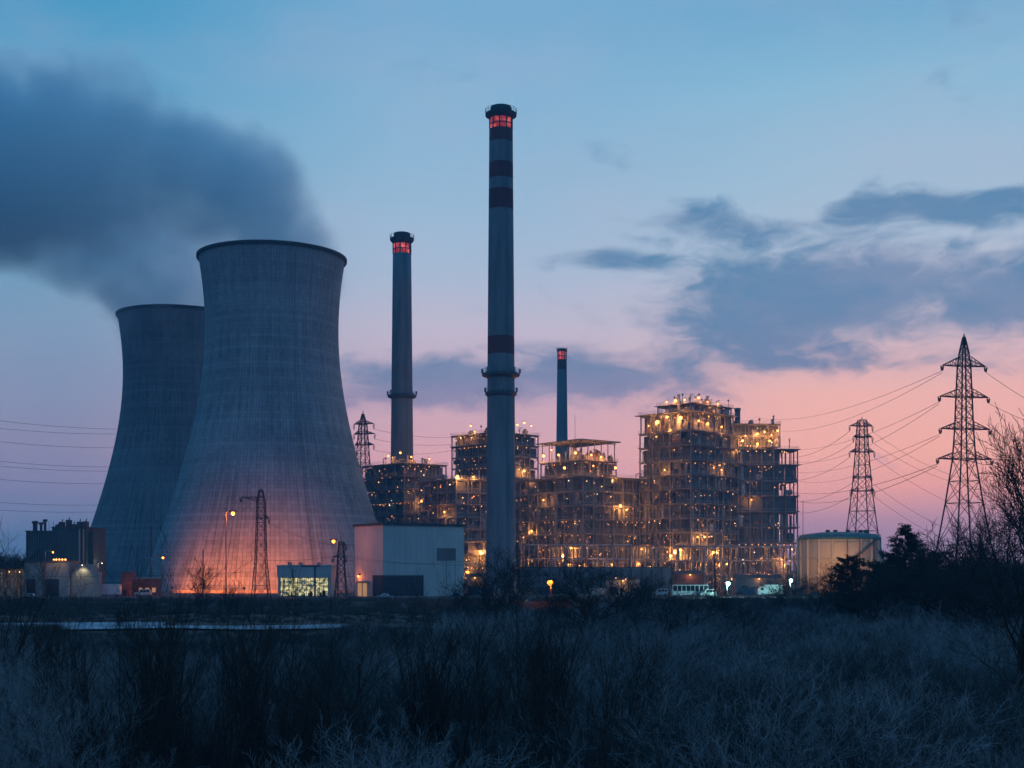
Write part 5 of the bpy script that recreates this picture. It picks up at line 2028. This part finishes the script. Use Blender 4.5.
# ------------------------------------------------------------------ steam plumes
def plume(name, label, Y, path, dens, seed, drift):
    """path: (column, row, radius in pixels); a chain of round-ended cones, filled with uneven steam"""
    nodes = []
    for i, (p, y, r, yo) in enumerate(path):
        q = px(p, y, Y)
        # keep real positions: drift moves the plume away from the camera as it rises
        q.y += yo
        nodes.append((q, r * Y / F))
    # domain: voxel-remeshed union of spheres
    mb = MB()
    import bmesh
    bm = bmesh.new()
    for (a, ra), (b, rb) in zip(nodes[:-1], nodes[1:]):
        n = max(2, int((b - a).length / (min(ra, rb) * .35)))
        for k in range(n + 1):
            f = k / n
            c = a.lerp(b, f)
            r = ra + (rb - ra) * f
            bmesh.ops.create_icosphere(bm, subdivisions=2, radius=r * 1.32, matrix=Matrix.Translation(c))
    me = bpy.data.meshes.new(name)
    bm.to_mesh(me)
    bm.free()
    o = bpy.data.objects.new(name, me)
    col.objects.link(o)
    setp(o, label, 'steam plume', 'steam plumes')
    md = o.modifiers.new('union', 'REMESH')
    md.mode = 'VOXEL'
    md.voxel_size = 5.0
    m_ = bpy.data.materials.new(name)
    m_.use_nodes = True
    m_.node_tree.nodes.clear()
    t = NT(m_.node_tree)
    pos = t.n('ShaderNodeTexCoord').outputs['Object']
    nz = t.vm('SUBTRACT', t.noise(t.vm('ADD', pos, (seed * 37., 0, 0)), .016, 4, .55, out=1), (.5, .5, .5))
    pw = t.vm('ADD', pos, t.vm('SCALE', nz, 44.0))
    # radius-normalised distance to the chain
    best = None
    for (a, ra), (b, rb) in zip(nodes[:-1], nodes[1:]):
        ba = b - a
        pa = t.vm('SUBTRACT', pw, tuple(a))
        dot = t.vm('DOT_PRODUCT', pa, tuple(ba), out=1)
        h = t.m('DIVIDE', dot, ba.length_squared, clamp=True)
        off = t.vm('SUBTRACT', pa, t.vm('SCALE', tuple(ba), h))
        ln = t.vm('LENGTH', off, out=1)
        rr = t.m('MULTIPLY_ADD', h, rb - ra, ra)
        dd = t.m('DIVIDE', ln, rr)
        best = dd if best is None else t.m('SMOOTH_MIN', best, dd, .12)
    fine = t.m('SUBTRACT', t.noise(t.vm('ADD', pos, (0, seed * 51., 0)), .045, 5, .6), .5)
    best = t.m('ADD', best, t.m('MULTIPLY', fine, 1.1))
    sh = t.mr(best, 1.06, .50)
    big = t.mr(t.noise(pos, .014, 3, .5), .32, .62, .7, 1.25)
    # inside the mouth of the tower the steam starts below the rim
    den = t.m('MULTIPLY', t.m('MULTIPLY', sh, big), dens)
    v = t.n('ShaderNodeVolumePrincipled')
    v.inputs['Color'].default_value = (.90, .98, .995, 1)
    v.inputs['Anisotropy'].default_value = .0
    t.put(v.inputs['Density'], den)
    out = t.n('ShaderNodeOutputMaterial')
    t.put(out.inputs['Volume'], v.outputs[0])
    me.materials.append(m_)
    return o


plume('steam_plume', 'broad blue-grey steam plume leaning left from the nearer cooling tower', 560,
      [(274, 272, 64, 0), (270, 248, 66, 0), (240, 200, 74, 4), (178, 168, 80, 8), (92, 152, 94, 14), (0, 144, 112, 22), (-120, 138, 130, 30)], .055, 1, 0)
plume('steam_plume', 'paler steam plume from the farther cooling tower merging into the first', 688,
      [(178, 326, 58, 0), (174, 300, 62, 0), (150, 262, 70, 3), (104, 236, 70, 8), (25, 205, 72, 16), (-90, 180, 90, 30)], .033, 2, 0)

# ------------------------------------------------------------------ evening haze
HAZE = True
if HAZE:
    mb = MB().box(-1300, 1300, -60, 1500, -1.6, 235)
    m_ = bpy.data.materials.new('evening_haze')
    m_.use_nodes = True
    m_.node_tree.nodes.clear()
    t = NT(m_.node_tree)
    v = t.n('ShaderNodeVolumePrincipled')
    v.inputs['Color'].default_value = (.15, .60, .95, 1)
    v.inputs['Density'].default_value = .00021
    v.inputs['Anisotropy'].default_value = .2
    out = t.n('ShaderNodeOutputMaterial')
    t.put(out.inputs['Volume'], v.outputs[0])
    mb.build('haze', m_, label='thin evening haze over the works', cat='haze', kind='stuff')
